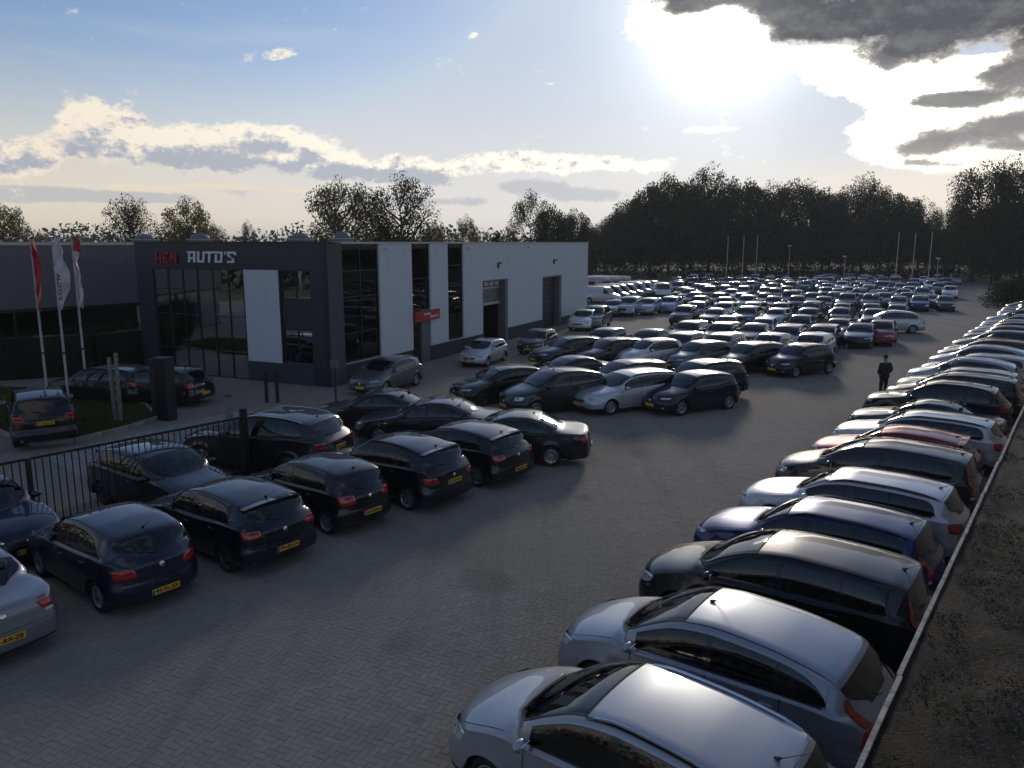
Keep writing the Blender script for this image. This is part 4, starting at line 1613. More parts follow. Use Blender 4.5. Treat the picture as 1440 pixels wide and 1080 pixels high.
def build_showroom():
    root = empty('showroom', CORNER, label='long showroom with dark front, white side panels and two workshop doors', category='building')
    inv = Matrix.Translation(-CORNER)

    def put(name, mb, parent=root, **kw):
        me = mb.mesh(name)
        o = bpy.data.objects.new(name, me)
        COL.objects.link(o)
        me.transform(inv)
        o.parent = parent
        for k, v in kw.items():
            o[k] = v
        return o
    T = .25
    # --- front (dark) : piers, lintel, plinth with window openings
    zl = 5.25
    glass_f = [(4.95, 10.7), (1.0, 2.65)]
    mb = MB()
    slab(mb, 'front', 0.02, WID, zl, HB, -T, 0, 'dark_cladding')
    put('fascia', mb)
    for k0, k1 in ((0.02, .98), (10.72, WID)):
        mb = MB()
        slab(mb, 'front', k0, k1, 0.0, zl, -T, 0, 'dark_cladding')
        put('pier', mb)
    mb = MB()
    slab(mb, 'front', 2.74, 4.78, .95, zl, -T + .02, .05, 'white_cladding')
    put('white_panel', mb)
    mb = MB()
    slab(mb, 'front', .98, 4.86, 0, .95, -T, .03, 'dark_plinth')
    put('plinth', mb)
    mb = MB()
    for k in (2.65, 4.78):
        slab(mb, 'front', k, k + .09, .95, zl, -T, .03, 'frame_dark')
    put('trim', mb, kind='stuff')

    def glazing(w, k0, k1, z0, z1, nk, zs, name='window', ks=None, thick=.04, mat_='shop_glass'):
        fr = MB()
        ks = ks or list(np.linspace(k0, k1, nk + 1))
        zz = [z0] + list(zs) + [z1]
        for k in ks:
            a = max(k0, min(k1 - thick, k - thick / 2))
            slab(fr, w, a, a + thick, z0, z1, -.14, -.04, 'frame_dark')
        for z in zz:
            a = max(z0, min(z1 - thick, z - thick / 2))
            for q in range(len(ks) - 1):
                slab(fr, w, ks[q] + thick / 2 + (thick / 2 if q == 0 else 0), ks[q + 1] - thick / 2 - (thick / 2 if q == len(ks) - 2 else 0), a, a + thick, -.135, -.045, 'frame_dark')
        f = put(name, fr)
        for q in range(len(ks) - 1):
            for r in range(len(zz) - 1):
                g = MB()
                ps = [onwall(w, k, z, -.09) for k, z in ((ks[q], zz[r]), (ks[q + 1], zz[r]), (ks[q + 1], zz[r + 1]), (ks[q], zz[r + 1]))]
                g.add(ps, [(0, 1, 2, 3)], mat_)
                put('pane', g, f)
        return f
    glazing('front', 4.87, 10.72, .02, zl, 6, [1.3, 3.0, 4.25])
    glazing('front', .98, 2.65, 3.95, zl, 2, [])
    mb = MB()
    slab(mb, 'front', .98, 2.65, 2.55, 3.95, -T, -.03, 'dark_cladding')
    put('spandrel', mb)
    glazing('front', .98, 2.65, .95, 2.55, 2, [])
    # --- corner column of grey brick courses
    mb = MB()
    slab(mb, 'long', 0.0, 1.08, 0, HB, -T, .02, 'mortar')
    col = put('column', mb)
    me = None
    L_, Hc = .52, .145
    for r in range(int(HB / .15)):
        for q in range(3):
            k0 = (q - (.5 if r % 2 else 0)) * (L_ + .015)
            a, b = max(0.005, k0), min(1.075, k0 + L_)
            if b - a < .05:
                continue
            mb = MB()
            slab(mb, 'long', a, b, r * .15 + .004, r * .15 + Hc - .004, .012, .034, 'column_brick')
            put('brick', mb, col)
    # --- long wall
    secs = [(1.08, 4.02, 'glass'), (4.02, 7.04, 'panel'), (7.04, 8.94, 'entry'), (8.94, 10.93, 'panel'), (10.93, 12.83, 'glass'), (12.83, LEN, 'bay')]
    zp = .95
    zt_ = HB - .06
    for a, b, t in secs:
        if t == 'glass':
            zlo = zp if a < 5 else .9
            glazing('long', a, b, zlo, zt_, 2 if b - a > 2.5 else 1, [2.3, 4.0, 5.2])
            mb = MB()
            slab(mb, 'long', a, b, 0, zlo, -T, .0, 'dark_plinth')
            put('plinth', mb)
            mb = MB()
            slab(mb, 'long', a, b, zlo - .06, zlo, 0, .08, 'roof_trim')
            put('window_sill', mb)
        elif t == 'panel':
            mb = MB()
            slab(mb, 'long', a, b, zp - .1, zt_, -T, .06, 'white_cladding')
            put('white_panel', mb)
            mb = MB()
            slab(mb, 'long', a, b, 0, zp - .1, -T, .02, 'dark_plinth')
            put('plinth', mb)
        elif t == 'entry':
            glazing('long', a, b, 2.9, zt_, 1, [4.6])
            # door and side light
            mb = MB()
            slab(mb, 'long', a, a + 1.0, 0.02, 2.25, -.2, -.12, 'frame_dark')
            d = put('door', mb)
            mb = MB()
            slab(mb, 'long', a + .1, a + .9, .15, 2.12, -.125, -.112, 'gloss_black')
            put('pane', mb, d)
            mb = MB()
            slab(mb, 'long', a + .88, a + .92, .8, 1.4, -.1, -.07, 'chrome')
            put('handle', mb, d)
            mb = MB()
            slab(mb, 'long', a + 1.0, b, 0.0, 2.9, -.25, -.02, 'door_panel')
            put('side_panel', mb)
            mb = MB()
            slab(mb, 'long', a, a + 1.0, 2.25, 2.9, -.25, -.1, 'frame_dark')
            put('lintel', mb)
    # bay: white wall with two door openings
    D1, D2 = (15.4, 19.2, 4.15), (25.4, 29.4, 4.0)
    pieces = [(12.83, D1[0], .85), (D1[1], D2[0], .85), (D2[1], LEN, .7)]
    for a, b, z0 in pieces:
        # panel joints: wall boards of about 3.2 m
        n = max(1, round((b - a) / 3.2))
        for q in range(n):
            mb = MB()
            k0, k1 = a + (b - a) * q / n, a + (b - a) * (q + 1) / n
            slab(mb, 'long', k0 + (.006 if q else 0), k1, z0, zt_, -T, .06, 'white_cladding')
            put('wall_panel', mb)
        mb = MB()
        slab(mb, 'long', a, b, 0, z0, -T, .03, 'dark_plinth')
        put('plinth', mb)
        mb = MB()
        slab(mb, 'long', a, b, z0 - .03, z0, .03, .09, 'roof_trim')
        put('drip_edge', mb)
    for a, b, z in (D1, D2):
        mb = MB()
        slab(mb, 'long', a, b, z, zt_, -T, .06, 'white_cladding')
        put('wall_panel', mb)
        mb = MB()
        slab(mb, 'long', b - .42, b, 0, z, -.5, .065, 'door_panel')
        slab(mb, 'long', a, a + .08, 0, z, -.5, .065, 'door_panel')
        slab(mb, 'long', a + .08, b - .42, z - .1, z, -.5, .065, 'door_panel')
        put('door_frame', mb)
    # first workshop door: half raised, sectional with window row
    a, b, z = D1
    f = MB()
    for r, (z0, z1, m_) in enumerate(((2.5, 2.68, 'roof_trim'), (2.68, 3.55, 'door_panel'), (3.55, 3.68, 'roof_trim'), (3.68, 4.05, 'frame_dark'))):
        mb = MB()
        slab(mb, 'long', a + .08, b - .42, z0, z1 - .01, -.42, -.36, m_)
        put('door_section', mb)
    for q in range(4):
        mb = MB()
        k0 = a + .25 + q * .8
        slab(mb, 'long', k0, k0 + .6, 3.74, 4.0, -.355, -.345, 'lamp_white')
        put('pane', mb)
    # second workshop door, closed, dark
    a, b, z = D2
    for r in range(7):
        mb = MB()
        slab(mb, 'long', a + .08, b - .42, r * .55 + .02, r * .55 + .54, -.42, -.37, 'dark_cladding')
        put('door_section', mb)
    # lamps above the doors
    for k in (17.6, 27.6):
        mb = MB()
        c = onwall('long', k, 5.05, .12)
        mb.box(c, (.12, .12, .34), 'black_plastic', rz=-WAZ, bev=.03)
        mb.box(onwall('long', k + .12, 5.2, .22), (.2, .2, .08), 'black_plastic', rz=-WAZ, bev=.02)
        put('wall_lamp', mb)
    for k in (4.5, 13.4, 22.6):
        mb = MB()
        c = onwall('long', k, 6.2, .18)
        mb.box(c, (.28, .12, .12), 'lamp_white', rz=-WAZ, bev=.02)
        mb.box(onwall('long', k, 6.22, .1), (.04, .08, .04), 'black_plastic', rz=-WAZ)
        put('security_camera', mb)
    # far and back walls, roof, trim
    back = MB()
    A = onwall('long', LEN, 0)
    q = [CORNER + WF * WID, CORNER + WF * WID + WL * LEN, CORNER + WL * LEN]
    for p0, p1 in ((q[0], q[1]), (q[1], q[2])):
        ps = [Vector((p0.x, p0.y, 0)), Vector((p1.x, p1.y, 0)), Vector((p1.x, p1.y, HB - .05)), Vector((p0.x, p0.y, HB - .05))]
        back.add(ps, [(0, 1, 2, 3)], 'grey_cladding')
    put('back_wall', back)
    mb = MB()
    ps = [CORNER + WL * .05 + WF * .05, CORNER + WL * (LEN - .02) + WF * .05, CORNER + WL * (LEN - .02) + WF * (WID - .02), CORNER + WL * .05 + WF * (WID - .02)]
    mb.prism([(p.x, p.y) for p in reversed(ps)], HB - .3, HB - .12, 'roof_felt')
    roof = put('roof', mb)
    mb = MB()
    slab(mb, 'long', 1.0, LEN, zt_, HB + .03, -.28, .10, 'roof_trim')
    put('roof_trim', mb)
    mb = MB()
    slab(mb, 'front', -.02, WID, HB, HB + .04, -.28, .05, 'frame_dark')
    put('roof_trim', mb)
    # rooflights on curbs: (distance along the front, depth behind the front)
    for (u, dpt, w_) in ((204, 9.0, 1.15), (282, 9.0, 1.1), (423, 9.0, 1.1), (482, 5.0, .8)):
        azr = atan2(u - 720, 1100.0)
        # intersect the sight line with a line parallel to the front
        o = CORNER - NF * dpt
        d = Vector((sin(azr), cos(azr), 0))
        den = d.x * WF.y - d.y * WF.x
        t = (o.x * WF.y - o.y * WF.x) / den
        c = d * t
        mb = MB()
        mb.box((c.x, c.y, HB - .12 + .16), (w_, w_, .34), 'frame_grey', rz=-WAZ)
        k = put('rooflight', mb, roof)
        bmd = bmesh.new()
        bmesh.ops.create_uvsphere(bmd, u_segments=16, v_segments=8, radius=1)
        vs = []
        Mr = Matrix.Rotation(-WAZ, 3, 'Z')
        for v in bmd.verts:
            e = lambda t: math.copysign(abs(t)**.6, t)
            p = Mr @ Vector((e(v.co.x) * w_ * .46, e(v.co.y) * w_ * .46, max(0, v.co.z) * .34))
            vs.append((c.x + p.x, c.y + p.y, HB + .21 + p.z))
        mb = MB()
        mb.add(vs, [tuple(v.index for v in f_.verts) for f_ in bmd.faces], 'dome')
        bmd.free()
        me = mb.mesh('dome', True)
        me.transform(inv)
        od = link('rooflight', me, root)
        mb = MB()
        mb.box((c.x, c.y, HB + .20), (w_ + .12, w_ + .12, .05), 'roof_trim', rz=-WAZ)
        put('rooflight_rim', mb, od)
    # inside: floor, mezzanine, rear wall, panels, so the glass has depth
    mb = MB()
    ps = [CORNER + WL * .3 + WF * .3, CORNER + WL * (LEN - .3) + WF * .3, CORNER + WL * (LEN - .3) + WF * (WID - .3), CORNER + WL * .3 + WF * (WID - .3)]
    mb.prism([(p.x, p.y) for p in reversed(ps)], 0.0, .03, 'interior_floor')
    put('floor', mb)
    mb = MB()
    slab(mb, 'front', .4, WID - .4, 0, HB - .4, -9.2, -9.0, 'interior_wall')
    put('partition', mb)
    mb = MB()
    slab(mb, 'front', .3, 4.4, 2.75, 3.0, -8.5, -.3, 'interior_wall')
    put('mezzanine', mb)
    mb = MB()
    slab(mb, 'front', 5.1, 6.7, 2.8, 4.5, -.85, -.8, 'reflection_white')  # white and red boards paint a hint of reflections in the front glazing
    slab(mb, 'front', 5.0, 5.8, 4.0, 5.15, -.79, -.76, 'reflection_red')
    put('inner_panel', mb)
    mb = MB()
    slab(mb, 'front', 8.3, 10.2, 3.1, 3.9, -3.05, -3.0, 'interior_floor')
    put('inner_panel', mb)
    # rooftop sign: the firm's name in angular capitals
    G = {
        'H': [[(0, 0), (.2, 0), (.2, .4), (.55, .4), (.55, 0), (.75, 0), (.75, 1), (.55, 1), (.55, .58), (.2, .58), (.2, 1), (0, 1)]],
        'E': [[(0, 0), (.7, 0), (.7, .18), (.2, .18), (.2, .41), (.6, .41), (.6, .59), (.2, .59), (.2, .82), (.7, .82), (.7, 1), (0, 1)]],
        'N': [[(0, 0), (.2, 0), (.2, .62), (.56, 0), (.76, 0), (.76, 1), (.56, 1), (.56, .38), (.2, 1), (0, 1)]],
        'A': [[(0, 0), (.2, 0), (.2, .3), (.55, .3), (.55, 0), (.76, 0), (.76, 1), (-.2, 1), (-.02, .83), (0, .83)], ],
        'U': [[(.06, 0), (.78, 0), (.78, 1), (.58, 1), (.58, .17), (.22, .17), (.22, 1), (-.02, 1), (-.02, .9), (.02, .86), (.02, .06)]],
        'T': [[(.25, 0), (.45, 0), (.45, .82), (.8, .82), (.86, 1), (-.1, 1), (-.04, .82), (.25, .82)]],
        'O': [[(0, 0), (.76, 0), (.76, 1), (-.16, 1), (0, .83), (.56, .83), (.56, .17), (.2, .17), (.2, .75), (0, .75)]],
        "'": [[(.02, .7), (.12, .7), (.2, 1.0), (.04, 1.0)]],
        'S': [[(0, 0), (.72, 0), (.72, .34), (.36, .5), (.2, .82), (.66, .82), (.72, .68), (.9, .68), (.82, 1), (0, 1), (0, .62), (.5, .36), (.52, .17), (.06, .17)]],
    }
    extra = {'A': [(.2, .47), (.55, .47), (.55, .83), (.2, .83)]}
    sign = empty('sign', CORNER, label='roof-high shop name in red and white angular capitals on the dark front', category='sign')

    def letters(txt, k_start, k_end, z0, z1, m):
        n = sum(.32 if c == "'" else .95 for c in txt)
        pos = 0
        sc = (k_start - k_end) / n
        for c in txt:
            for poly in G[c]:
                # cut the polygon in triangles after mapping
                pl = [(x * sc + .12 * sc * y, y * (z1 - z0)) for x, y in poly]
                bm = bmesh.new()
                vs = [bm.verts.new(onwall('front', k_start - pos * sc - x, z0 + y, .03) - CORNER) for x, y in pl]
                f = bm.faces.new(vs)
                r = bmesh.ops.extrude_face_region(bm, geom=[f])
                bmesh.ops.translate(bm, verts=[e for e in r['geom'] if isinstance(e, bmesh.types.BMVert)], vec=NF * .06)
                bmesh.ops.triangulate(bm, faces=bm.faces[:])
                bmesh.ops.recalc_face_normals(bm, faces=bm.faces[:])
                me = bpy.data.meshes.new('letter')
                bm.to_mesh(me)
                bm.free()
                me.materials.append(MATS[m])
                link('letter', me, sign)
            if c == 'A':   # counter of the A, in the wall's own dark
                mb = MB()
                e = extra['A']
                q = [onwall('front', k_start - (pos + x + .12 * y) * sc, z0 + y * (z1 - z0), .093) - CORNER for x, y in e]
                mb.add(q, [(0, 1, 2, 3)], 'dark_cladding')
                mb.obj('letter_counter', sign)
            pos += .32 if c == "'" else .95
    letters("HEN", 10.38, 8.86, 5.50, 6.02, 'sign_red')
    letters("AUTO'S", 8.18, 5.15, 5.56, 6.08, 'sign_white')
    # red light box over the side entrance
    box = MB()
    c0 = onwall('long', 7.05, 0)
    rs = empty('sign', onwall('long', 7.2, 2.2), label='small red light box sign above the side entrance door', category='sign')
    o = -onwall('long', 7.2, 2.2)
    mb = MB()
    slab(mb, 'long', 7.1, 9.65, 2.32, 2.86, .08, .22, 'sign_red')
    me = mb.mesh('sign_box')
    me.transform(Matrix.Translation(o))
    link('sign_box', me, rs)
    for txt, k, z, w_, h_ in (('HEN', 8.25, 2.67, .8, .16), ("auto's", 9.0, 2.52, .95, .2)):
        vs, fs = text_mb(txt, h_, 'sign_white', depth=.003, font_shear=.3, width=w_)
        mb = MB()
        mb.add([onwall('long', k + v[0], z + v[1], .224 + v[2]) + o for v in vs], fs, 'sign_white')
        mb.obj('lettering', rs)
    return root


build_showroom()


# ------------------------------------------------------------------ grey hall at the left
def build_hall():
    p1 = Vector((-23.2, 45.0, 0))
    az = radians(42.0)
    d = Vector((sin(az), cos(az), 0))
    p1 = Vector((-22.4, 46.5, 0))
    n = Vector((cos(az), -sin(az), 0))
    root = empty('grey_hall', p1, label='low grey clad hall left of the showroom with dark glazed ground floor', category='building')

    def put(name, mb, parent=root, **kw):
        me = mb.mesh(name)
        me.transform(Matrix.Translation(-p1))
        return link(name, me, parent, **kw)

    def sl(mb, k0, k1, z0, z1, d0, d1, m):
        q = [p1 - d * k + n * e + Vector((0, 0, z)) for z in (z0, z1) for (k, e) in ((k0, d0), (k1, d0), (k1, d1), (k0, d1))]
        mb.add(q, [(3, 2, 1, 0), (4, 5, 6, 7), (0, 1, 5, 4), (1, 2, 6, 5), (2, 3, 7, 6), (3, 0, 4, 7)], m)
    K = 26.0
    nb = 8
    for q in range(nb):
        mb = MB()
        sl(mb, -3 + (K + 3) * q / nb + .01, -3 + (K + 3) * (q + 1) / nb, 2.95, 6.35, -.2, 0, 'grey_cladding')
        put('wall_panel', mb)
    mb = MB()
    sl(mb, -3, K, 6.35, 6.52, -.3, .06, 'roof_trim')
    put('roof_trim', mb)
    mb = MB()
    sl(mb, -3, K, 6.2, 6.4, -14, -.21, 'roof_felt')
    put('roof', mb)
    mb = MB()
    sl(mb, -3, K, 2.78, 2.95, -.3, .0, 'frame_dark')
    put('lintel', mb)
    mb = MB()
    sl(mb, -3, K, 0, 6.2, -8.3, -8.0, 'interior_dark')
    put('rear_wall', mb)
    for q in range(9):
        k0, k1 = -3 + q * 3.2, -3 + (q + 1) * 3.2
        fr = MB()
        sl(fr, k0, k0 + .1, 0, 2.78, -.3, -.1, 'frame_dark')
        sl(fr, k0 + .1, k1, .0, .12, -.3, -.1, 'frame_dark')
        f = put('window', fr)
        g = MB()
        g.add([p1 - d * k + n * -.2 + Vector((0, 0, z)) for k, z in ((k0 + .1, .12), (k1, .12), (k1, 2.78), (k0 + .1, 2.78))], [(0, 1, 2, 3)], 'shop_glass')
        put('pane', g, f)


build_hall()


# ------------------------------------------------------------------ foliage
def leaf_material(name, a, b_, c_, trans=.35):
    m = bpy.data.materials.new(name)
    m.use_nodes = True
    MATS[name] = m
    nt = m.node_tree
    nt.nodes.clear()
    out = nt.nodes.new('ShaderNodeOutputMaterial')
    geo = nt.nodes.new('ShaderNodeNewGeometry')
    oi = nt.nodes.new('ShaderNodeObjectInfo')
    r = V(nt, geo.outputs['Random Per Island'])
    o = V(nt, oi.outputs['Random'])
    c = mixc(nt, r.ss(0, 1), a, b_)
    c = mixc(nt, ((r * 7.3).mod(1.0) + o * .35).ss(.78, 1.15), c, c_)
    d = nt.nodes.new('ShaderNodeBsdfDiffuse')
    t = nt.nodes.new('ShaderNodeBsdfTranslucent')
    nt.links.new(c.s, d.inputs[0])
    nt.links.new(c.s, t.inputs[0])
    mx = nt.nodes.new('ShaderNodeMixShader')
    mx.inputs[0].default_value = trans
    nt.links.new(d.outputs[0], mx.inputs[1])
    nt.links.new(t.outputs[0], mx.inputs[2])
    nt.links.new(mx.outputs[0], out.inputs[0])


leaf_material('leaf_green', (.038, .048, .022), (.068, .08, .034), (.12, .105, .042), .42)
leaf_material('leaf_oak', (.030, .038, .019), (.052, .062, .028), (.085, .08, .034), .35)
leaf_material('leaf_autumn', (.09, .10, .04), (.17, .16, .06), (.28, .19, .06), .5)
leaf_material('leaf_dark', (.018, .024, .012), (.032, .04, .018), (.045, .045, .02), .2)
leaf_material('grass_blade', (.05, .085, .02), (.085, .13, .03), (.12, .11, .045), .3)
leaf_material('moss_tuft', (.022, .024, .014), (.04, .042, .025), (.06, .055, .04), .1)
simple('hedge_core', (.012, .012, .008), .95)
simple('bark', (.055, .045, .035), .95, var=.4, vscale=6)
simple('weathered_wood', (.20, .185, .16), .85, var=.35, vscale=9)


def leaf_quads(rng, centers, radii, counts, size, flat=1.0):
    P = []
    for c, r, n in zip(centers, radii, counts):
        d = rng.normal(size=(n, 3))
        d /= np.linalg.norm(d, axis=1)[:, None]
        q = rng.random(n)**.42
        P.append(np.asarray(c) + d * (q[:, None] * np.asarray(r)))
    P = np.concatenate(P)
    n = len(P)
    a = rng.normal(size=(n, 3))
    a /= np.linalg.norm(a, axis=1)[:, None]
    b = np.cross(a, rng.normal(size=(n, 3)))
    b /= np.linalg.norm(b, axis=1)[:, None]
    s = size * rng.uniform(.55, 1.25, (n, 1)) * .5
    b = b * rng.uniform(.5, .9, (n, 1))
    V_ = np.stack([P - a * s, P + b * s, P + a * s * 1.1, P - b * s], 1).reshape(-1, 3)
    F_ = np.arange(n * 4).reshape(-1, 4)
    return V_, F_


def tree_variant(seed, H=10.0, spread=3.2, base=.22, blobs=26, leaves=9000, size=.30, mat_='leaf_green', open_=.0, conic=0.0):
    """a crown mesh and a trunk mesh for a tree of height H"""
    rng = np.random.default_rng(seed)
    cs, rs = [], []
    tr = MB()
    bend = rng.normal(0, .02, 2) * H
    top = H * .72
    spine = [(0, 0, -.2), (bend[0] * .2, bend[1] * .2, H * .2), (bend[0] * .6, bend[1] * .6, H * .45), (bend[0], bend[1], top)]
    tr.tube(spine, [H * .026, H * .02, H * .013, H * .004], 'bark', 8)
    for i in range(blobs):
        t = (i + .5) / blobs
        z = base + (1 - base) * (t**.9) * .93
        w = sin(pi * min(1, (z - base) / (1 - base) * .74 + .19))**.55
        w *= (1 - conic * (z - base) / (1 - base))
        az = i * 2.4 + rng.normal(0, .5)
        rad = spread * w * rng.uniform(.45, 1.0)
        c = np.array([cos(az) * rad + bend[0] * z, sin(az) * rad + bend[1] * z, z * H])
        r = spread * rng.uniform(.26, .44) * (1 - .35 * (z > .85))
        cs.append(c)
        rs.append(np.array([r, r, r * rng.uniform(.6, .8)]))
        zt = max(H * base * .8, c[2] - rad * .75)
        f = min(1, zt / top)
        s = Vector((bend[0] * f, bend[1] * f, zt))
        e = Vector(c)
        mid = (s + e) / 2 + Vector((0, 0, -.06 * H * rng.random()))
        tr.tube([s, mid, e, e + (e - mid) * .05], [H * .009, H * .006, H * .003, H * .001], 'bark', 5)
        for q in range(2):
            e2 = e + Vector(np.clip(rng.normal(0, r * .35, 3), -r * .6, r * .6))
            tr.tube([mid, (mid + e2) / 2, e2], [H * .004, H * .003, H * .001], 'bark', 4)
    cs.append(np.array([bend[0], bend[1], H * .93]))
    rs.append(np.array([spread * .3] * 3))
    vol = np.array([r[0]**2 for r in rs])
    cnt = (leaves * vol / vol.sum() * (1 - open_ * rng.random(len(vol)))).astype(int)
    V_, F_ = leaf_quads(rng, cs, rs, cnt, size)
    crown = quads_mesh('crown', V_, F_, mat_)
    return crown, tr.mesh('trunk', True)


TREES = {}
for i in range(4):
    TREES['broad', i] = tree_variant(10 + i, 10, 4.6 + .35 * i, .20, 38, 21000, .26, 'leaf_oak', .3)
for i in range(3):
    TREES['airy', i] = tree_variant(30 + i, 10, 3.9 + .2 * i, .2, 32, 17000, .21, 'leaf_autumn', .4)
for i in range(2):
    TREES['fringe', i] = tree_variant(50 + i, 10, 4.4, .18, 36, 15500, .19, 'leaf_oak', .5)
TREES['cone', 0] = tree_variant(70, 10, 2.6, .05, 26, 6000, .26, 'leaf_dark', .1, conic=.75)


def plant_tree(kind, v, loc, H, w=1.0, rot=0.0, label='', group=None):
    crown, trunk = TREES[kind, v]
    r = empty('tree', loc, rot, label=label, category='tree')
    if group:
        r['group'] = group
    s = H / 10.0
    for nm, me in (('trunk', trunk), ('crown', crown)):
        o = link(nm, me, r)
        o.scale = (s * w, s * w, s)
    return r


def tree_at(kind, v, u, vtop, dist, w, label, group, drop=0.0):
    x = (u - 720) / 1100.0 * dist
    H = CAM_H + (341 - vtop) * dist / 1100.0
    return plant_tree(kind, v, (x, dist, -.05), H, w, random.uniform(0, 6.28), label, group)


GR = 'tall trees along the far edge of the lot'
right_trees = [
    (850, 318, 150, 'fringe', 0, .55, 'small dark tree just right of the white wall end'),
    (872, 300, 156, 'broad', 1, .62, 'rounded tree at the left end of the dark tree line'),
    (893, 284, 158, 'broad', 2, .62, 'leaning crowned tree second in the dark tree line'),
    (915, 268, 160, 'broad', 0, .66, 'tree rising left of the tallest part of the line'),
    (942, 257, 158, 'broad', 3, .66, 'broad dark tree left of the airy topped one'),
    (972, 262, 168, 'broad', 1, .7, 'dark tree behind left of the tallest airy crown'),
    (998, 246, 160, 'fringe', 1, .62, 'tallest tree of the line with airy see-through top'),
    (1025, 262, 158, 'broad', 2, .66, 'dark tree right of the tallest airy crown'),
    (1050, 262, 164, 'broad', 0, .66, 'dark tree above the first group of flagpoles'),
    (1080, 270, 158, 'fringe', 0, .66, 'ragged topped tree right of the first flagpoles'),
    (1106, 264, 166, 'broad', 3, .64, 'dark tree over the street lamp in the tree line'),
    (1132, 268, 158, 'fringe', 1, .64, 'ragged tree in the middle of the right tree line'),
    (1158, 274, 164, 'broad', 1, .64, 'dark rounded tree left of the pale road car'),
    (1185, 272, 160, 'broad', 2, .62, 'dark tree behind the car passing on the road'),
    (1213, 260, 156, 'fringe', 0, .62, 'airy crown standing above its neighbours left of flagpoles'),
    (1240, 272, 162, 'broad', 0, .64, 'dark tree just left of the right flagpoles'),
    (1268, 284, 158, 'broad', 3, .62, 'dark tree over the right group of flagpoles'),
    (1294, 290, 162, 'fringe', 1, .56, 'tree sloping down towards the bright gap'),
    (1316, 306, 158, 'fringe', 0, .5, 'low ragged tree at the bright gap'),
    (1345, 292, 164, 'broad', 1, .5, 'dark tree just right of the bright gap'),
    (1372, 246, 132, 'fringe', 1, .74, 'large airy oak at the right edge, left of two'),
    (1408, 238, 134, 'fringe', 0, .8, 'large airy oak at the far right edge'),
    (1440, 246, 130, 'fringe', 1, .8, 'large oak cut by the right edge'),
    (1400, 290, 122, 'broad', 2, .6, 'dense dark tree beneath the large airy oaks'),
    (1440, 285, 120, 'broad', 3, .7, 'dense dark tree at the right edge under the oaks'),
    (1500, 260, 125, 'broad', 0, .8, 'dense dark tree beyond the right edge'),
]
for (u, vt, d, k, n, w, lb) in right_trees:
    tree_at(k, n, u, vt - 6 + (4 if k == 'broad' else -3), d, w * (1.0 if k == 'broad' else 1.1), lb, GR)
# a second line behind closes the gaps low down
GB = 'second row of trees behind the tree line'
ordn = ['first', 'second', 'third', 'fourth', 'fifth', 'sixth', 'seventh', 'eighth', 'ninth', 'tenth', 'eleventh', 'twelfth', 'thirteenth', 'fourteenth', 'fifteenth', 'sixteenth', 'seventeenth', 'eighteenth', 'nineteenth', 'twentieth',
        'twenty-first', 'twenty-second', 'twenty-third', 'twenty-fourth', 'twenty-fifth', 'twenty-sixth', 'twenty-seventh', 'twenty-eighth', 'twenty-ninth', 'thirtieth', 'thirty-first', 'thirty-second', 'thirty-third', 'thirty-fourth', 'thirty-fifth', 'thirty-sixth']
for i, u in enumerate(range(862, 1480, 34)):
    tree_at('broad', i % 4, u, 314 + (i * 37) % 17, 186, .8, 'lower dark tree in the rear row, %s from its left end' % ordn[i], GB)
# trees above the showroom roof
GL = 'trees showing above the showroom roof'
left_trees = [
    (8, 292, 92, 'airy', 0, .62, 'yellowish tree at the left edge above the grey hall'),
    (58, 330, 96, 'airy', 1, .4, 'small tree between the two taller ones over the hall'),
    (118, 332, 98, 'airy', 2, .5, 'low tree left of the dark one above the hall'),
    (185, 284, 88, 'fringe', 0, .66, 'dark green tree with spreading crown above the hall end'),
    (266, 286, 90, 'airy', 1, .60, 'olive and yellow tree above the red letters'),
    (300, 318, 95, 'airy', 2, .45, 'rust tinged small tree right of the olive one'),
    (350, 316, 140, 'fringe', 1, .35, 'small dark pointed tree on the wooded skyline'),
    (480, 260, 82, 'airy', 2, .72, 'full yellow-green tree above the building corner'),
    (566, 254, 84, 'fringe', 1, .74, 'tall dark oval tree beside the yellow-green one'),
    (545, 315, 84, 'fringe', 0, .55, 'low green tree between the two tall crowns'),
    (612, 318, 110, 'airy', 0, .5, 'pale small tree right of the tall dark oval one'),
    (656, 310, 100, 'airy', 1, .42, 'slender pale tree standing alone above the white wall'),
    (700, 328, 104, 'cone', 0, .6, 'small pointed conifer above the white wall'),
    (746, 278, 112, 'fringe', 0, .6, 'tall dark tree over the second workshop door'),
    (776, 298, 116, 'broad', 1, .5, 'dark tree right of the tall one over the white wall'),
    (806, 304, 122, 'broad', 2, .5, 'dark rounded tree above the far end of the white wall'),
    (830, 322, 130, 'broad', 0, .4, 'low dark tree at the far end of the white wall'),
]
for (u, vt, d, k, n, w, lb) in left_trees:
    tree_at(k, n, u, vt - 4, d, w * 1.08, lb, GL)


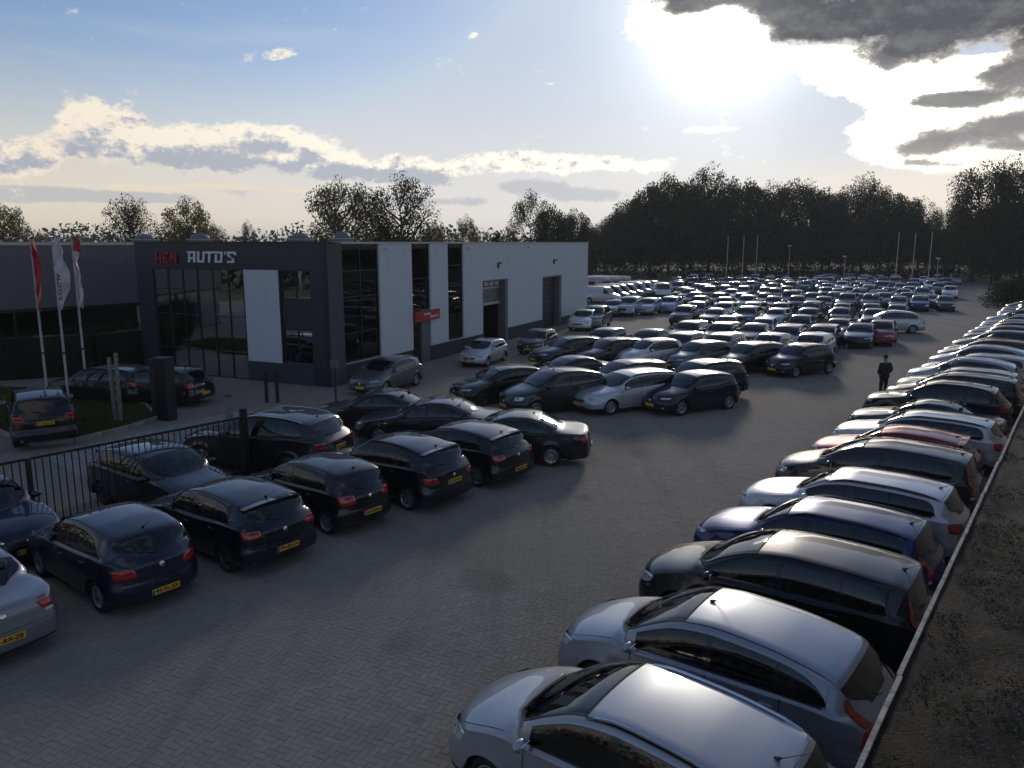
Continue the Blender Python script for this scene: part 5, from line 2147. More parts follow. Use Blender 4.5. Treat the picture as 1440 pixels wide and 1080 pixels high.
def foliage_band(name, pts, height, depth, n, size, m, seed, jitter=.3, **kw):
    """a hedge-like mass along a polyline, uneven on top"""
    rng = np.random.default_rng(seed)
    cs, rs = [], []
    P = [np.array([p[0], p[1], 0.0]) for p in pts]
    tot = sum(np.linalg.norm(P[i + 1] - P[i]) for i in range(len(P) - 1))
    step = max(depth * .6, .5)
    for i in range(len(P) - 1):
        L_ = np.linalg.norm(P[i + 1] - P[i])
        for t in np.arange(0, L_, step):
            p = P[i] + (P[i + 1] - P[i]) * (t / L_)
            h = height * (1 + rng.uniform(-jitter, jitter))
            for z in (.28, .68):
                cs.append(p + np.array([rng.normal(0, depth * .2), rng.normal(0, depth * .2), h * z]))
                rs.append(np.array([depth * .75, depth * .75, h * .36]))
    cnt = [max(4, n // len(cs))] * len(cs)
    V_, F_ = leaf_quads(rng, cs, rs, cnt, size)
    V_[:, 2] = np.maximum(V_[:, 2], .0)
    me = quads_mesh(name, V_, F_, m)
    return link(name, me, None, **kw)


foliage_band('distant_woodland', [(-330, 300), (60, 290), (420, 330)], 11.5, 12, 26000, 1.5, 'leaf_green', 5, .25, kind='stuff', label='far wooded skyline beyond the buildings')
foliage_band('undergrowth', [(-30, 146), (60, 143), (210, 150)], 3.6, 3.0, 36000, .42, 'leaf_dark', 6, .45, kind='stuff', label='dark undergrowth beneath the far trees')
foliage_band('undergrowth', [(75, 112), (98, 126), (150, 130)], 6.0, 4.0, 16000, .42, 'leaf_dark', 16, .45, kind='stuff', label='dark shrubs beneath the oaks at the right edge')
foliage_band('undergrowth', [(-95, 60), (-78, 10), (-85, -40), (-60, -62), (60, -70), (140, -40)], 11.0, 5.0, 16000, 1.2, 'leaf_dark', 26, .4, kind='stuff', label='dark wood behind the viewpoint mirrored in the windows')
# hedge lines
hp = at(1398, 434), at(1440, 428), at(1520, 420)
foliage_band('hedge', [(hp[0].x + 1.6, hp[0].y + 2), (hp[0].x + 5.5, hp[0].y + 5), (hp[0].x + 14, hp[0].y + 14)], 2.6, 2.3, 15000, .16, 'leaf_dark', 8, .12, label='big dark clipped bush at the end of the packed cars', category='hedge')
foliage_band('hedge', [(-40, 30), (-21, 38.2), (-19.6, 40.5)], 2.4, 1.1, 60000, .10, 'leaf_dark', 9, .06, label='tall dark hedge in front of the grey hall', category='hedge')
hedge_left = [o for o in COL.objects if o.name.startswith('hedge')][-1]
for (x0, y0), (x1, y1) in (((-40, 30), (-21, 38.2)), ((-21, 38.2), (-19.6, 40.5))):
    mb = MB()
    mb.box((0, 0, 1.0), (hypot(x1 - x0, y1 - y0), .9, 2.0), 'hedge_core')  # solid dark box added inside so bright ground doesn't show through the leaves
    link('dark_core', mb.mesh('dark_core'), hedge_left, ((x0 + x1) / 2, (y0 + y1) / 2, 0), (0, 0, atan2(y1 - y0, x1 - x0)))
hz = bpy.data.materials.new('haze')
hz.use_nodes = True
MATS['haze'] = hz
_n = hz.node_tree
_n.nodes.clear()
_o = _n.nodes.new('ShaderNodeOutputMaterial')
_v = _n.nodes.new('ShaderNodeVolumePrincipled')
_v.inputs['Color'].default_value = (.86, .90, .96, 1)
_v.inputs['Density'].default_value = HAZE
_v.inputs['Anisotropy'].default_value = .35
_n.links.new(_v.outputs[0], _o.inputs['Volume'])
mb = MB()
mb.box((0, 2000, 15), (6400, 6200, 34), 'haze')
mb.obj('haze', kind='stuff')
# simple rough verge and back road
MB().add([(-90, 137, -.004), (230, 137, -.004), (230, 141.5, -.004), (-90, 141.5, -.004)], [(0, 1, 2, 3)], 'asphalt').obj('road', kind='structure')
MB().add([(-90, 128, -.005), (230, 128, -.005), (230, 137, -.003), (-90, 137, -.003)], [(0, 1, 2, 3)], 'lawn_soil').obj('verge', kind='structure')

# ------------------------------------------------------------------ lawn island, path and kerbs at the left
lawn_px = [(-260, 560), (-120, 600), (0, 609), (48, 627), (105, 622), (180, 604), (222, 590), (205, 572), (120, 556), (30, 548), (-150, 545)]
lp = [at(u, v) for u, v in lawn_px]
MB().add([(p.x, p.y, .10) for p in lp], [tuple(range(len(lp)))], 'lawn_soil').obj('lawn', kind='structure')


def kerb_line(pts, w=.12, h=.12, ln=1.0, name='kerb'):
    root = empty(name, (pts[0].x, pts[0].y, 0), kind='structure')
    for a, b in zip(pts[:-1], pts[1:]):
        L_ = (b - a).length
        n = max(1, round(L_ / ln))
        d = (b - a) / n
        rz = atan2(d.y, d.x)
        for i in range(n):
            c = a + d * (i + .5)
            mb = MB()
            mb.box((0, 0, 0), (d.length - .012, w, h + .06), 'concrete', bev=.012)
            mb.obj('kerb_stone', root, loc=(c.x - pts[0].x, c.y - pts[0].y, h / 2 - .0), rot=(0, 0, rz)) if False else link('kerb_stone', mb.mesh('kerb_stone'), root, (c.x - pts[0].x, c.y - pts[0].y, h / 2), (0, 0, rz))
    return root


kerb_line([lp[1], lp[2], lp[3], lp[4], lp[5], lp[6], lp[7], lp[8]])
# pale path of concrete slabs between the lawn and the gate
path_a = [at(60, 640), at(250, 596), at(345, 575)]
path_b = [at(110, 668), at(300, 612), at(390, 588)]
MB().add([(p.x, p.y, -.002) for p in path_b] + [(p.x, p.y, -.002) for p in reversed(path_a)], [tuple(range(6))], 'concrete').obj('path', kind='structure')


def grass_on(poly, n, seed, h=.07, z0=.10, name='grass', label=''):
    rng = np.random.default_rng(seed)
    xs = [p.x for p in poly]
    ys = [p.y for p in poly]
    pts = []
    while len(pts) < n:
        x = rng.uniform(min(xs), max(xs), 4000)
        y = rng.uniform(min(ys), max(ys), 4000)
        ins = np.zeros(4000, bool)
        j = len(poly) - 1
        for i in range(len(poly)):
            c = ((poly[i].y > y) != (poly[j].y > y)) & (x < (poly[j].x - poly[i].x) * (y - poly[i].y) / (poly[j].y - poly[i].y + 1e-9) + poly[i].x)
            ins ^= c
            j = i
        pts += list(zip(x[ins], y[ins]))
    P = np.array(pts[:n])
    a = rng.uniform(0, 2 * pi, n)
    hh = h * rng.uniform(.5, 1.6, n)
    w = .02
    dx, dy = np.cos(a) * w, np.sin(a) * w
    lx, ly = rng.normal(0, .03, n), rng.normal(0, .03, n)
    V_ = np.zeros((n, 4, 3))
    V_[:, 0] = np.stack([P[:, 0] - dx, P[:, 1] - dy, np.full(n, z0)], 1)
    V_[:, 1] = np.stack([P[:, 0] + dx, P[:, 1] + dy, np.full(n, z0)], 1)
    V_[:, 2] = np.stack([P[:, 0] + dx * .3 + lx, P[:, 1] + dy * .3 + ly, z0 + hh], 1)
    V_[:, 3] = np.stack([P[:, 0] - dx * .3 + lx, P[:, 1] - dy * .3 + ly, z0 + hh], 1)
    me = quads_mesh(name, V_.reshape(-1, 3), np.arange(n * 4).reshape(-1, 4), 'grass_blade')
    return link(name, me, None, kind='stuff', label=label)


grass_on(lp, 26000, 3, label='short dark grass on the island by the flagpoles')
# strip of grass behind the gate post
gp = [at(300, 690), at(360, 655), at(480, 660), at(440, 700)]
MB().add([(p.x, p.y, .004) for p in gp], [(0, 1, 2, 3)], 'lawn_soil').obj('verge', kind='structure')
grass_on(gp, 5000, 4, z0=.0, label='patch of grass behind the gate post')


# ------------------------------------------------------------------ gate of upright bars
def height_to(base, vtop):
    """height above base whose image row is vtop"""
    lo, hi = 0.0, 14.0
    for _ in range(40):
        m = (lo + hi) / 2
        z = m - CAM_H
        fw = base.y * cos(PITCH) - z * sin(PITCH)
        up = base.y * sin(PITCH) + z * cos(PITCH)
        if 540 - FPX * up / fw > vtop:
            lo = m
        else:
            hi = m
    return lo


simple('gate_black', (.006, .006, .007), .5, var=.3)
GA = at(347, 672)
gb = at(0, 651, 1.78)
GBp = Vector((gb.x, gb.y, 0))
gd = (GBp - GA)
gl_ = gd.length
gd.normalize()
GBp = GA + gd * (gl_ + 4.5)
gate = empty('gate', GA, atan2(gd.y, gd.x), label='long black sliding gate of upright bars behind the parked hatchbacks', category='gate')
L_ = gl_ + 4.5
mb = MB()
mb.box((0, 0, 0), (L_, .06, .06), 'gate_black')
link('rail', mb.mesh('rail'), gate, (L_ / 2, 0, 1.75))
mb = MB()
mb.box((0, 0, 0), (L_, .08, .12), 'gate_black')
link('rail', mb.mesh('rail'), gate, (L_ / 2, 0, .16))
mb = MB()
mb.box((0, 0, 0), (.022, .022, 1.5), 'gate_black')
me = mb.mesh('bar')
n = int(L_ / .155)
for i in range(n):
    link('bar', me, gate, (.12 + i * .155, 0, .97))
mb = MB()
mb.box((0, 0, 1.0), (.16, .16, 2.0), 'gate_black', bev=.01)
link('post', mb.mesh('post'), gate, (-.02, .0, 0))
mb = MB()
mb.box((0, 0, .9), (.1, .1, 1.8), 'gate_black', bev=.01)
link('post', mb.mesh('post'), gate, (L_ * .52, .12, 0))

# ------------------------------------------------------------------ flags and posts
simple('pole_white', (.40, .40, .40), .4, var=.2, vscale=2)
simple('flag_red', (.42, .035, .04), .8, var=.25, vscale=2)
simple('flag_white', (.56, .52, .55), .8, var=.15, vscale=2)
simple('flag_print', (.09, .06, .09), .8)


def flag(u0, v0, uvtop, label, cloth, w, tail, text=None, seed=0, tip=None):
    base = at(u0, v0)
    H = height_to(base, uvtop)
    r = empty('banner_flag', base, 0, label=label, category='flag', group='banner flags on the lawn')
    mb = MB()
    mb.tube([(0, 0, 0), (0, 0, H * .55), (0, 0, H)], [.055, .045, .032], 'pole_white', 10)
    mb.tube([(0, 0, H * .33), (0, 0, H * .34)], [.062, .062], 'black_plastic', 10)
    mb.obj('pole', r, smooth=True, auto=40)
    mb = MB()
    mb.tube([(0, 0, H), (w * .35, 0, H + .09), (w * .8, 0, H - .02)], [.018, .014, .01], 'black_plastic', 6)
    mb.obj('arm', r)
    rng = np.random.default_rng(seed)
    nz, nx = 34, 8
    vs, fs = [], []
    ph = rng.uniform(0, 6)
    for i in range(nz + 1):
        t = i / nz
        ww = w * tail(t)
        z = H + .05 - t * 2.75
        for j in range(nx + 1):
            s_ = j / nx
            x = .03 + ww * s_
            y = .09 * sin(s_ * 7 + t * 9 + ph) * (.3 + s_) + .05 * sin(t * 23 + s_ * 4)
            zz = z - .10 * s_ * s_ - .04 * sin(t * 15) * s_ + .07 * sin(s_ * 3) * (1 - t)
            vs.append((x, y, zz))
    for i in range(nz):
        for j in range(nx):
            fs.append((i * (nx + 1) + j, i * (nx + 1) + j + 1, (i + 1) * (nx + 1) + j + 1, (i + 1) * (nx + 1) + j))
    mb = MB()
    red_top = tip
    if red_top:
        k = int(nz * red_top) * nx
        mb.add(vs, fs[:k], 'flag_red')
        mb.add(vs, fs[k:], cloth)
    else:
        mb.add(vs, fs, cloth)
    c = mb.obj('cloth', r, smooth=True)
    if text:
        tv, tf = text_mb(text, .17, 'flag_print', depth=.001, width=1.05)
        mb = MB()
        pts = []
        for v in tv:
            # runs down the flag
            zz = H - 1.85 - v[0]
            xx = w * .55 + v[1]
            pts.append((xx, -.16 - v[2], zz))
        mb.add(pts, tf, 'flag_print')
        mb.obj('lettering', c)
    return r


flag(69, 574, 336, 'red banner flag on a white pole, leftmost of the three', 'flag_red', .22, lambda t: (.35 + 1.0 * min(1, t * 4)) * (1 - max(0, t - .12) * .95) , seed=1)
flag(98, 574, 335, 'white banner flag with dark upright lettering, middle of the three', 'flag_white', .34, lambda t: (.7 + .75 * min(1, t * 2.5)) * (1 - max(0, t - .55)**1.3 * 2.2) if t < .97 else .1, text="AUTO'S", seed=2)
flag(124, 565, 336, 'furled white banner flag with red top, rightmost of the three', 'flag_white', .30, lambda t: .9 * (1 - t * 1.6) if t < .3 else .35 + .45 * abs(sin(t * 9)) * (1 - t * .4), seed=3, tip=.22)

# pair of weathered timber posts
pb = at(166, 596)
ph_ = height_to(pb, 497)
tp = empty('timber_posts', pb, 0, label='pair of weathered grey timber posts on the lawn corner', category='post')
for dx, dy, hh, ln in ((-.07, .02, ph_ - .15, .05), (.12, -.03, ph_ + .02, -.04)):
    mb = MB()
    mb.tube([(dx, dy, 0), (dx - ln * .6, dy, hh * .5), (dx - ln, dy, hh)], [.085, .08, .07], 'weathered_wood', 10)
    mb.obj('post', tp, smooth=True, auto=50)
mb = MB()
mb.box((.02, 0, ph_ * .82), (.3, .05, .08), 'weathered_wood')
mb.obj('crosspiece', tp)

# black gate motor cabinet / pillar
pb = at(236, 590)
hh = height_to(pb, 504)
t = empty('pillar', pb, -WAZ, label='tall matt black box pillar beside the lawn kerb', category='pillar')
mb = MB()
mb.box((0, 0, hh / 2), (.56, .45, hh), 'gate_black', bev=.015)
mb.obj('cabinet', t)
mb = MB()
mb.box((-.42, 0, hh / 2 - .02), (.26, .4, hh - .04), 'black_plastic', bev=.015)
mb.obj('side_box', t)
mb = MB()
mb.box((0, 0, hh + .02), (.6, .5, .04), 'gate_black')
mb.obj('cap', t)

# black double post
pb = at(383, 566)
hh = height_to(pb, 520)
t = empty('barrier_frame', pb, 0, label='black two-post frame in front of the showroom plinth', category='barrier')
for x in (-.22, .22):
    mb = MB()
    mb.box((x, 0, hh / 2), (.12, .12, hh), 'gate_black', bev=.01)
    mb.obj('post', t)
for z in (hh * .93, hh * .66):
    mb = MB()
    mb.box((0, 0, z), (.32, .05, .06), 'gate_black')
    mb.obj('crossbar', t)

# short brown bollard
pb = at(323, 592)
hh = height_to(pb, 557)
t = empty('bollard', pb, .2, label='short square brown timber bollard beside the path', category='bollard')
mb = MB()
mb.box((0, 0, hh / 2), (.24, .2, hh), 'weathered_wood', bev=.02)
mb.obj('post', t)
mb = MB()
mb.box((0, 0, hh + .015), (.27, .23, .03), 'black_plastic')
mb.obj('cap', t)

# slim dark post before the corner
pb = at(473, 572)
hh = height_to(pb, 508)
t = empty('sign_post', pb, 0, label='slim dark post standing before the showroom corner', category='post')
mb = MB()
mb.tube([(0, 0, 0), (0, 0, hh)], .035, 'gate_black', 8)
mb.obj('post', t)
mb = MB()
mb.box((0, 0, hh - .12), (.34, .06, .28), 'door_panel', bev=.01)
mb.obj('head', t)


# white scooter by the corner
def scooter():
    b = at(490, 534)
    t = empty('scooter', b, radians(20), label='white motor scooter parked at the showroom corner', category='scooter')
    tl, rl = make_wheel(.22, .1, 5)
    for x in (-.62, .62):
        w = link('wheel', tl, t, (x, 0, .22))
        link('rim', rl, w)
    mb = MB()
    mb.box((-.35, 0, .62), (.75, .34, .34), 'flag_white', bev=.1)
    mb.box((.05, 0, .34), (.7, .32, .08), 'flag_white', bev=.03)
    mb.box((.45, 0, .62), (.12, .42, .7), 'flag_white', ry=radians(-18), bev=.04)
    mb.obj('body', t, smooth=True, auto=50)
    mb = MB()
    mb.box((-.33, 0, .83), (.7, .3, .1), 'black_plastic', bev=.04)
    mb.obj('seat', t)
    mb = MB()
    mb.tube([(.62, 0, .25), (.42, 0, .98)], .03, 'black_plastic', 8)
    mb.tube([(.38, -.32, 1.0), (.44, 0, .97), (.38, .32, 1.0)], .018, 'black_plastic', 6)
    mb.obj('handlebar', t)


scooter()


# ------------------------------------------------------------------ the mossy flat roof below the camera
def roof_material():
    m, nt, b = mat('mossy_roof')
    geo = nt.nodes.new('ShaderNodeNewGeometry')
    p = V(nt, geo.outputs['Position'])
    big = noise(nt, p, .9, 6, .65)
    fine = noise(nt, p, 26, 5, .7)
    gr = noise(nt, p, 110, 2, .5)
    c = mixc(nt, fine.ss(.35, .7), (.002, .002, .002), (.009, .009, .0095))
    c = mixc(nt, big.ss(.46, .62) * .8, c, (.010, .0105, .006))
    band = noise(nt, p, 2.3, 5, .7)
    c = mixc(nt, band.ss(.55, .7) * .7, c, (.014, .015, .013))
    c = mixc(nt, gr.ss(.60, .68) * band.ss(.48, .62), c, (.12, .122, .128))
    c = mixc(nt, (1.0 - fine.ss(.3, .5)) * .6, c, (.003, .003, .003))
    nt.links.new(c.s, b.inputs['Base Color'])
    nt.links.new((fine * .4 + .42).s, b.inputs['Roughness'])
    b.inputs['Specular IOR Level'].default_value = .10
    bn = nt.nodes.new('ShaderNodeBump')
    bn.inputs['Strength'].default_value = .9
    bn.inputs['Distance'].default_value = .035
    nt.links.new((fine * 1.3 + gr * .5 + big * 2.0).s, bn.inputs['Height'])
    nt.links.new(bn.outputs[0], b.inputs['Normal'])


roof_material()
simple('edge_metal', (.36, .33, .27), .7, var=.45, vscale=7, bump=.6, bscale=30)


def near_roof():
    ZR = 2.2
    E0 = -1.135
    root = empty('flat_roof', ab(0, E0, 0), pi / 2 - ROW, label='mossy gritty flat roof edge running along behind the right-hand cars', category='roof')
    # local frame: +X along the rows, +Y to the left (towards the cars)
    rng = np.random.default_rng(12)
    nx, ny = 300, 60
    xs = np.linspace(-2, 1, 20)
    xs = np.concatenate([np.linspace(-4, 14, 220), np.linspace(14.3, 90, 120)])
    ys = np.linspace(-.02, -9.0, 70)
    from mathutils import noise as mn
    vs = []
    for x in xs:
        for y in ys:
            h = mn.fractal(Vector((x * 1.3, y * 1.3, 0)), 1.0, 2.0, 5) * .06 + mn.noise(Vector((x * .45, y * .6, 5))) * .07 + mn.noise(Vector((x * 7, y * 7, 9))) * .012
            f = min(1, -y / .35)
            vs.append((x, y, ZR + (h - .05) * f))
    n2 = len(ys)
    fs = [(i * n2 + j, i * n2 + j + 1, (i + 1) * n2 + j + 1, (i + 1) * n2 + j) for i in range(len(xs) - 1) for j in range(n2 - 1)]
    mb = MB()
    mb.add(vs, [f[::-1] for f in fs], 'mossy_roof')
    mb.obj('roof_deck', root, smooth=True)
    mb = MB()
    mb.box((43, -4.5, (ZR - .15) / 2), (94, 8.8, ZR - .15), 'concrete')
    mb.obj('wall', root)
    # edge trim in lengths, slightly out of line
    x = -4.0
    prev = 0
    i = 0
    while x < 88:
        ln = 2.4 if x < 40 else 6
        j0, j1 = rng.normal(0, .008), rng.normal(0, .008)
        mb = MB()
        n = 6
        prof = [(-.022, .0), (-.022, .026), (.022, .03), (.025, -.06), (.02, -.06), (.02, 0)]
        v2, f2 = [], []
        for a in range(n + 1):
            t_ = a / n
            dy = j0 + (j1 - j0) * t_ + rng.normal(0, .0015)
            dz = rng.normal(0, .0015)
            for (py, pz) in prof:
                v2.append((x + t_ * (ln - .012), py + dy, ZR + pz + dz))
        m_ = len(prof)
        for a in range(n):
            for b in range(m_):
                f2.append((a * m_ + b, (a + 1) * m_ + b, (a + 1) * m_ + (b + 1) % m_, a * m_ + (b + 1) % m_))
        f2.append(tuple(range(m_)))
        f2.append(tuple(reversed([n * m_ + b for b in range(m_)])))
        mb.add(v2, f2, 'edge_metal')
        mb.obj('edge_trim', root)
        x += ln
    # moss tufts, grit and fallen leaves
    n = 5000
    P = np.stack([rng.uniform(1, 26, n), -.05 - np.abs(rng.normal(0, 1.4, n))], 1)
    keep = np.array([mn.noise(Vector((p[0] * .9, p[1] * .9, 2))) > -.05 for p in P])
    P = P[keep]
    cs = [np.array([p[0], p[1], ZR + .005]) for p in P]
    V_, F_ = leaf_quads(rng, cs, [np.array([.06, .06, .03])] * len(cs), [4] * len(cs), .028)
    me = quads_mesh('moss', V_, F_, 'moss_tuft')
    link('moss', me, root, kind='stuff')
    n = 7000
    P = np.stack([rng.uniform(1, 24, n), -.06 - rng.random(n)**1.3 * 5], 1)
    s = rng.uniform(.003, .009, n) 
    base = np.array([(-1, -1, 0), (1, -1, 0), (1, 1, 0), (-1, 1, 0), (-.6, -.6, 1), (.6, -.7, 1.1), (.7, .6, .9), (-.6, .7, 1)])
    quad = np.array([(4, 5, 6, 7), (0, 1, 5, 4), (1, 2, 6, 5), (2, 3, 7, 6), (3, 0, 4, 7)])
    a = rng.uniform(0, 6.28, n)
    R = base[None] * s[:, None, None]
    X = R[:, :, 0] * np.cos(a)[:, None] - R[:, :, 1] * np.sin(a)[:, None] + P[:, :1]
    Y = R[:, :, 0] * np.sin(a)[:, None] + R[:, :, 1] * np.cos(a)[:, None] + P[:, 1:]
    Z = R[:, :, 2] + ZR - .03
    VV = np.stack([X, Y, Z], 2).reshape(-1, 3)
    FF = (quad[None] + (np.arange(n) * 8)[:, None, None]).reshape(-1, 4)
    simple('grit', (.09, .09, .093), .6, var=.5, vscale=30)
    link('gravel', quads_mesh('gravel', VV, FF, 'grit'), root, kind='stuff')


near_roof()


# ------------------------------------------------------------------ far poles and lamps
def far_pole(u, vb, vt, r0, kind, label, group):
    b = at(u, vb)
    h = height_to(b, vt)
    if kind == 'flagpole':
        t = empty('flagpole', b, 0, label=label, category='flagpole', group=group)
        mb = MB()
        mb.tube([(0, 0, 0), (0, 0, h)], [r0, r0 * .7], 'pole_white', 8)
        mb.obj('pole', t, smooth=True, auto=40)
        mb = MB()
        mb.tube([(0, 0, h), (0, 0, h + .16)], [r0 * 1.0, r0 * .4], 'pole_white', 8)
        mb.obj('finial', t)
    else:
        t = empty('street_lamp', b, 0, label=label, category='street lamp', group=group)
        mb = MB()
        mb.tube([(0, 0, 0), (0, 0, h)], [r0, r0 * .6], 'steel_beam', 8)
        mb.obj('pole', t, smooth=True, auto=40)
        mb = MB()
        mb.box((-.1, 0, h + .05), (.55, .35, .2), 'lamp_white', bev=.06)
        mb.obj('lamp_head', t)


for u, vt, lb in ((1021, 333, 'white flagpole, leftmost of the first three'), (1043, 333, 'white flagpole, middle of the first three'), (1062, 333, 'white flagpole, rightmost of the first three')):
    far_pole(u, 396, vt, .08, 'flagpole', lb, 'bare flagpoles behind the packed cars')
for u, vt, lb in ((1258, 328, 'white flagpole, leftmost of the right-hand three'), (1281, 329, 'white flagpole, middle of the right-hand three'), (1304, 327, 'white flagpole, rightmost of the right-hand three')):
    far_pole(u, 403, vt, .08, 'flagpole', lb, 'bare flagpoles behind the packed cars')
for u, vb, vt, lb in ((1108, 394, 346, 'street lamp right of the first flagpoles'), (1316, 403, 364, 'lamp post right of the right-hand flagpoles'), (1186, 398, 361, 'thin lamp post beside the pale car on the back road')):
    far_pole(u, vb, vt, .08, 'lamp', lb, 'street lamps along the back road')

# field gate rails between trunks, far
# ------------------------------------------------------------------ cars
SIL = (.36, .38, .41)
SIL2 = (.30, .33, .38)
LSIL = (.50, .52, .55)
BLK = (.008, .008, .009)
BLK2 = (.014, .014, .016)
NAVY = (.006, .009, .020)
DBLU = (.010, .017, .040)
BLUE = (.006, .016, .10)
RED = (.23, .012, .014)
DRED = (.11, .008, .014)
GREY = (.12, .125, .135)
DGRY = (.045, .048, .052)
DGRN = (.015, .028, .024)
WHT = (.66, .66, .65)
BEI = (.36, .32, .25)
LBLU = (.22, .30, .42)
HEAD = 307.0     # cars in both side rows point this way

gL = 'cars reversed out along the left row'
left_row = [
    ('coupe_hatch', 4.05, -13.8, (.24, .25, .27), 'silver coupe hatchback cut by the left edge, nearest car of the left row', 1, '21-RX-ZB'),
    ('round_hatch', 6.62, -13.55, DBLU, 'dark blue round-backed hatchback with whip aerial, second in left row', 3, '93-TL-SX'),
    ('hatch', 9.0, -13.25, NAVY, 'dark hatchback with white-ended plate and roof spoiler, third in left row', 4, 'PV-SS-LN'),
    ('city_round', 11.5, -13.25, BLK, 'small black hatchback with large rear window, fourth in left row', 0, '47-XNR-6'),
    ('tall_wagon', 13.75, -12.95, NAVY, 'dark hatchback with plate high on its tailgate and roof rails', 0, '63-NT-PH'),
    ('hatch', 16.2, -12.75, BLK, 'black hatchback with pale numberplate beside the black saloon', 1, '08-ZG-KP'),
]
for mdl, a, bw, c, lb, wh, pl in left_row:
    P = M_(mdl).P
    ctr = bw + (P['L'] - P['rw']) - P['L'] / 2
    spawn(mdl, ab(a, ctr), HEAD + random.uniform(-1.5, 1.5), c, lb, group=gL, wheel=wh, plate=pl)


def put(mdl, u, v, az, c, lb, wheel=0, level=1, group=None, cat='car', plate=None, name='parked_car'):
    return spawn(mdl, roofspot(mdl, u, v, az), az, c, lb, cat, group, level, wheel, name, plate)


put('sedan', 730, 579, 276, BLK2, 'black saloon with ten-spoke wheels, right end of the left group', 2, plate='77-LV-GR')
put('sedan', 618, 560, 278, (.02, .014, .02), 'dark saloon behind the rightmost black saloon of the left group', 5)
put('sedan_s', 542, 548, 280, BLK, 'black saloon furthest back in the left group', 4)
put('suv', 405, 578, 289, (.022, .02, .024), 'large dark estate with chrome window line behind the gate post', 1, plate='08-ZG-KP')
put('hatch', 203, 624, 122, NAVY, 'dark blue hatchback facing right behind the black gate bars', 4)
put('hatch', -62, 668, 122, DBLU, 'dark car behind the gate, cut by the left edge', 4)
put('suv_s', 54, 548, 325, BLK, 'black sport utility car parked on the lawn under the flags', 1, plate='21-RX-ZB')
put('wagon', 165, 514, 283, BLK2, 'dark estate behind the timber posts, further from the camera', 1)
put('wagon', 238, 516, 283, BLK2, 'dark estate half hidden by the black box pillar', 0)
_c1 = put('hatch', 556, 498, 206, GREY, 'grey metallic hatchback parked by the side entrance', 5)
_c2 = put('hatch3', 688, 472, 203, LSIL, 'silver hatchback before the first workshop door', 1)
_c3 = put('hatch', 762, 458, 201, BLK, 'black hatchback by the second workshop door', 0)

_c1.scale = (.92, .92, .95)
_c2.scale = (.90, .88, .92)
_c3.scale = (.86, .86, .9)

g1 = 'front row of the angled cars in the middle'
AZ1 = 241
for mdl, u, v, c, lb, wh in (
        ('hatch3', 722, 513, BLK, 'black hatchback at the left end of the front angled row', 4),
        ('mpv', 805, 516, DGRN, 'dark green people carrier, second in the front angled row', 1),
        ('wagon', 905, 519, LSIL, 'silver estate in the front angled row', 5),
        ('round_hatch', 992, 521, NAVY, 'dark blue small hatchback at the right end of the front angled row', 0)):
    put(mdl, u, v, AZ1, c, lb, wh, group=g1)
for mdl, u, v, c, lb, wh in (
        ('sedan_s', 810, 500, BLK2, 'black car whose pale roof shows behind the dark green carrier', 1),
        ('hatch', 897, 505, DGRY, 'dark hatchback directly behind the silver estate', 1),
        ('tall_wagon', 1003, 505, BLK2, 'dark wagon directly behind the dark blue small hatchback', 1)):
    put(mdl, u, v, AZ1, c, lb, wh, group='cars nosed in behind the front angled row')
g2 = 'second row of the angled cars in the middle'
for mdl, u, v, c, lb, wh in (
        ('hatch', 814, 472, NAVY, 'dark hatchback at the left end of the second angled row', 4),
        ('hatch', 873, 474, NAVY, 'navy hatchback, second in the second angled row', 0),
        ('city', 928, 475, WHT, 'small white hatchback in the second angled row', 1),
        ('round_hatch', 998, 478, GREY, 'grey rounded hatchback in the second angled row', 1),
        ('hatch', 1068, 480, BLK2, 'black hatchback in the second angled row, second from its right end', 0),
        ('city', 1138, 482, BLK, 'small black car at the right end of the second angled row', 1)):
    put(mdl, u, v, AZ1, c, lb, wh, group=g2)
for mdl, u, v, c, lb in (
        ('city', 858, 460, DGRY, 'small dark car with pale roof behind the left of the second row'),
        ('sedan_s', 917, 462, BLK2, 'dark car behind the small white hatchback'),
        ('hatch', 966, 466, DGRY, 'dark hatchback behind the grey rounded one'),
        ('hatch', 1022, 467, BEI, 'pale-roofed hatchback behind the second angled row centre'),
        ('hatch3', 1090, 467, SIL, 'silver hatchback behind the right half of the second row'),
        ('hatch', 1148, 467, WHT, 'white-roofed car behind the small black end car')):
    put(mdl, u, v, 215, c, lb, 0, 0, group='cars tucked behind the second angled row')
# first deep rows of the packed block
for mdl, u, v, c, lb in (
        ('hatch', 975, 450, DGRN, 'dark green hatchback, left end of the first packed row'),
        ('hatch', 1021, 452, DGRN, 'greenish hatchback, second in the first packed row'),
        ('sedan_s', 1064, 454, NAVY, 'navy car, third in the first packed row'),
        ('wagon', 1113, 455, DBLU, 'dark blue estate, fourth in the first packed row'),
        ('wagon', 1162, 455, DRED, 'dark red estate in the first packed row'),
        ('sedan_s', 1213, 454, NAVY, 'dark saloon in the first packed row beside the red car'),
        ('city', 1243, 449, RED, 'red small car at the right end of the first packed row')):
    put(mdl, u, v, 212, c, lb, 1, 0, group='first row of the packed block')
put('mpv', 1270, 436, 285, LSIL, 'silver estate standing crosswise at the right of the packed cars', 1, 0)
put('suv_s', 840, 429, 200, GREY, 'grey sport utility car just past the white wall end', 1, 0)
put('hatch', 826, 434, 200, WHT, 'white car peeking from behind the white wall end', 1, 0)
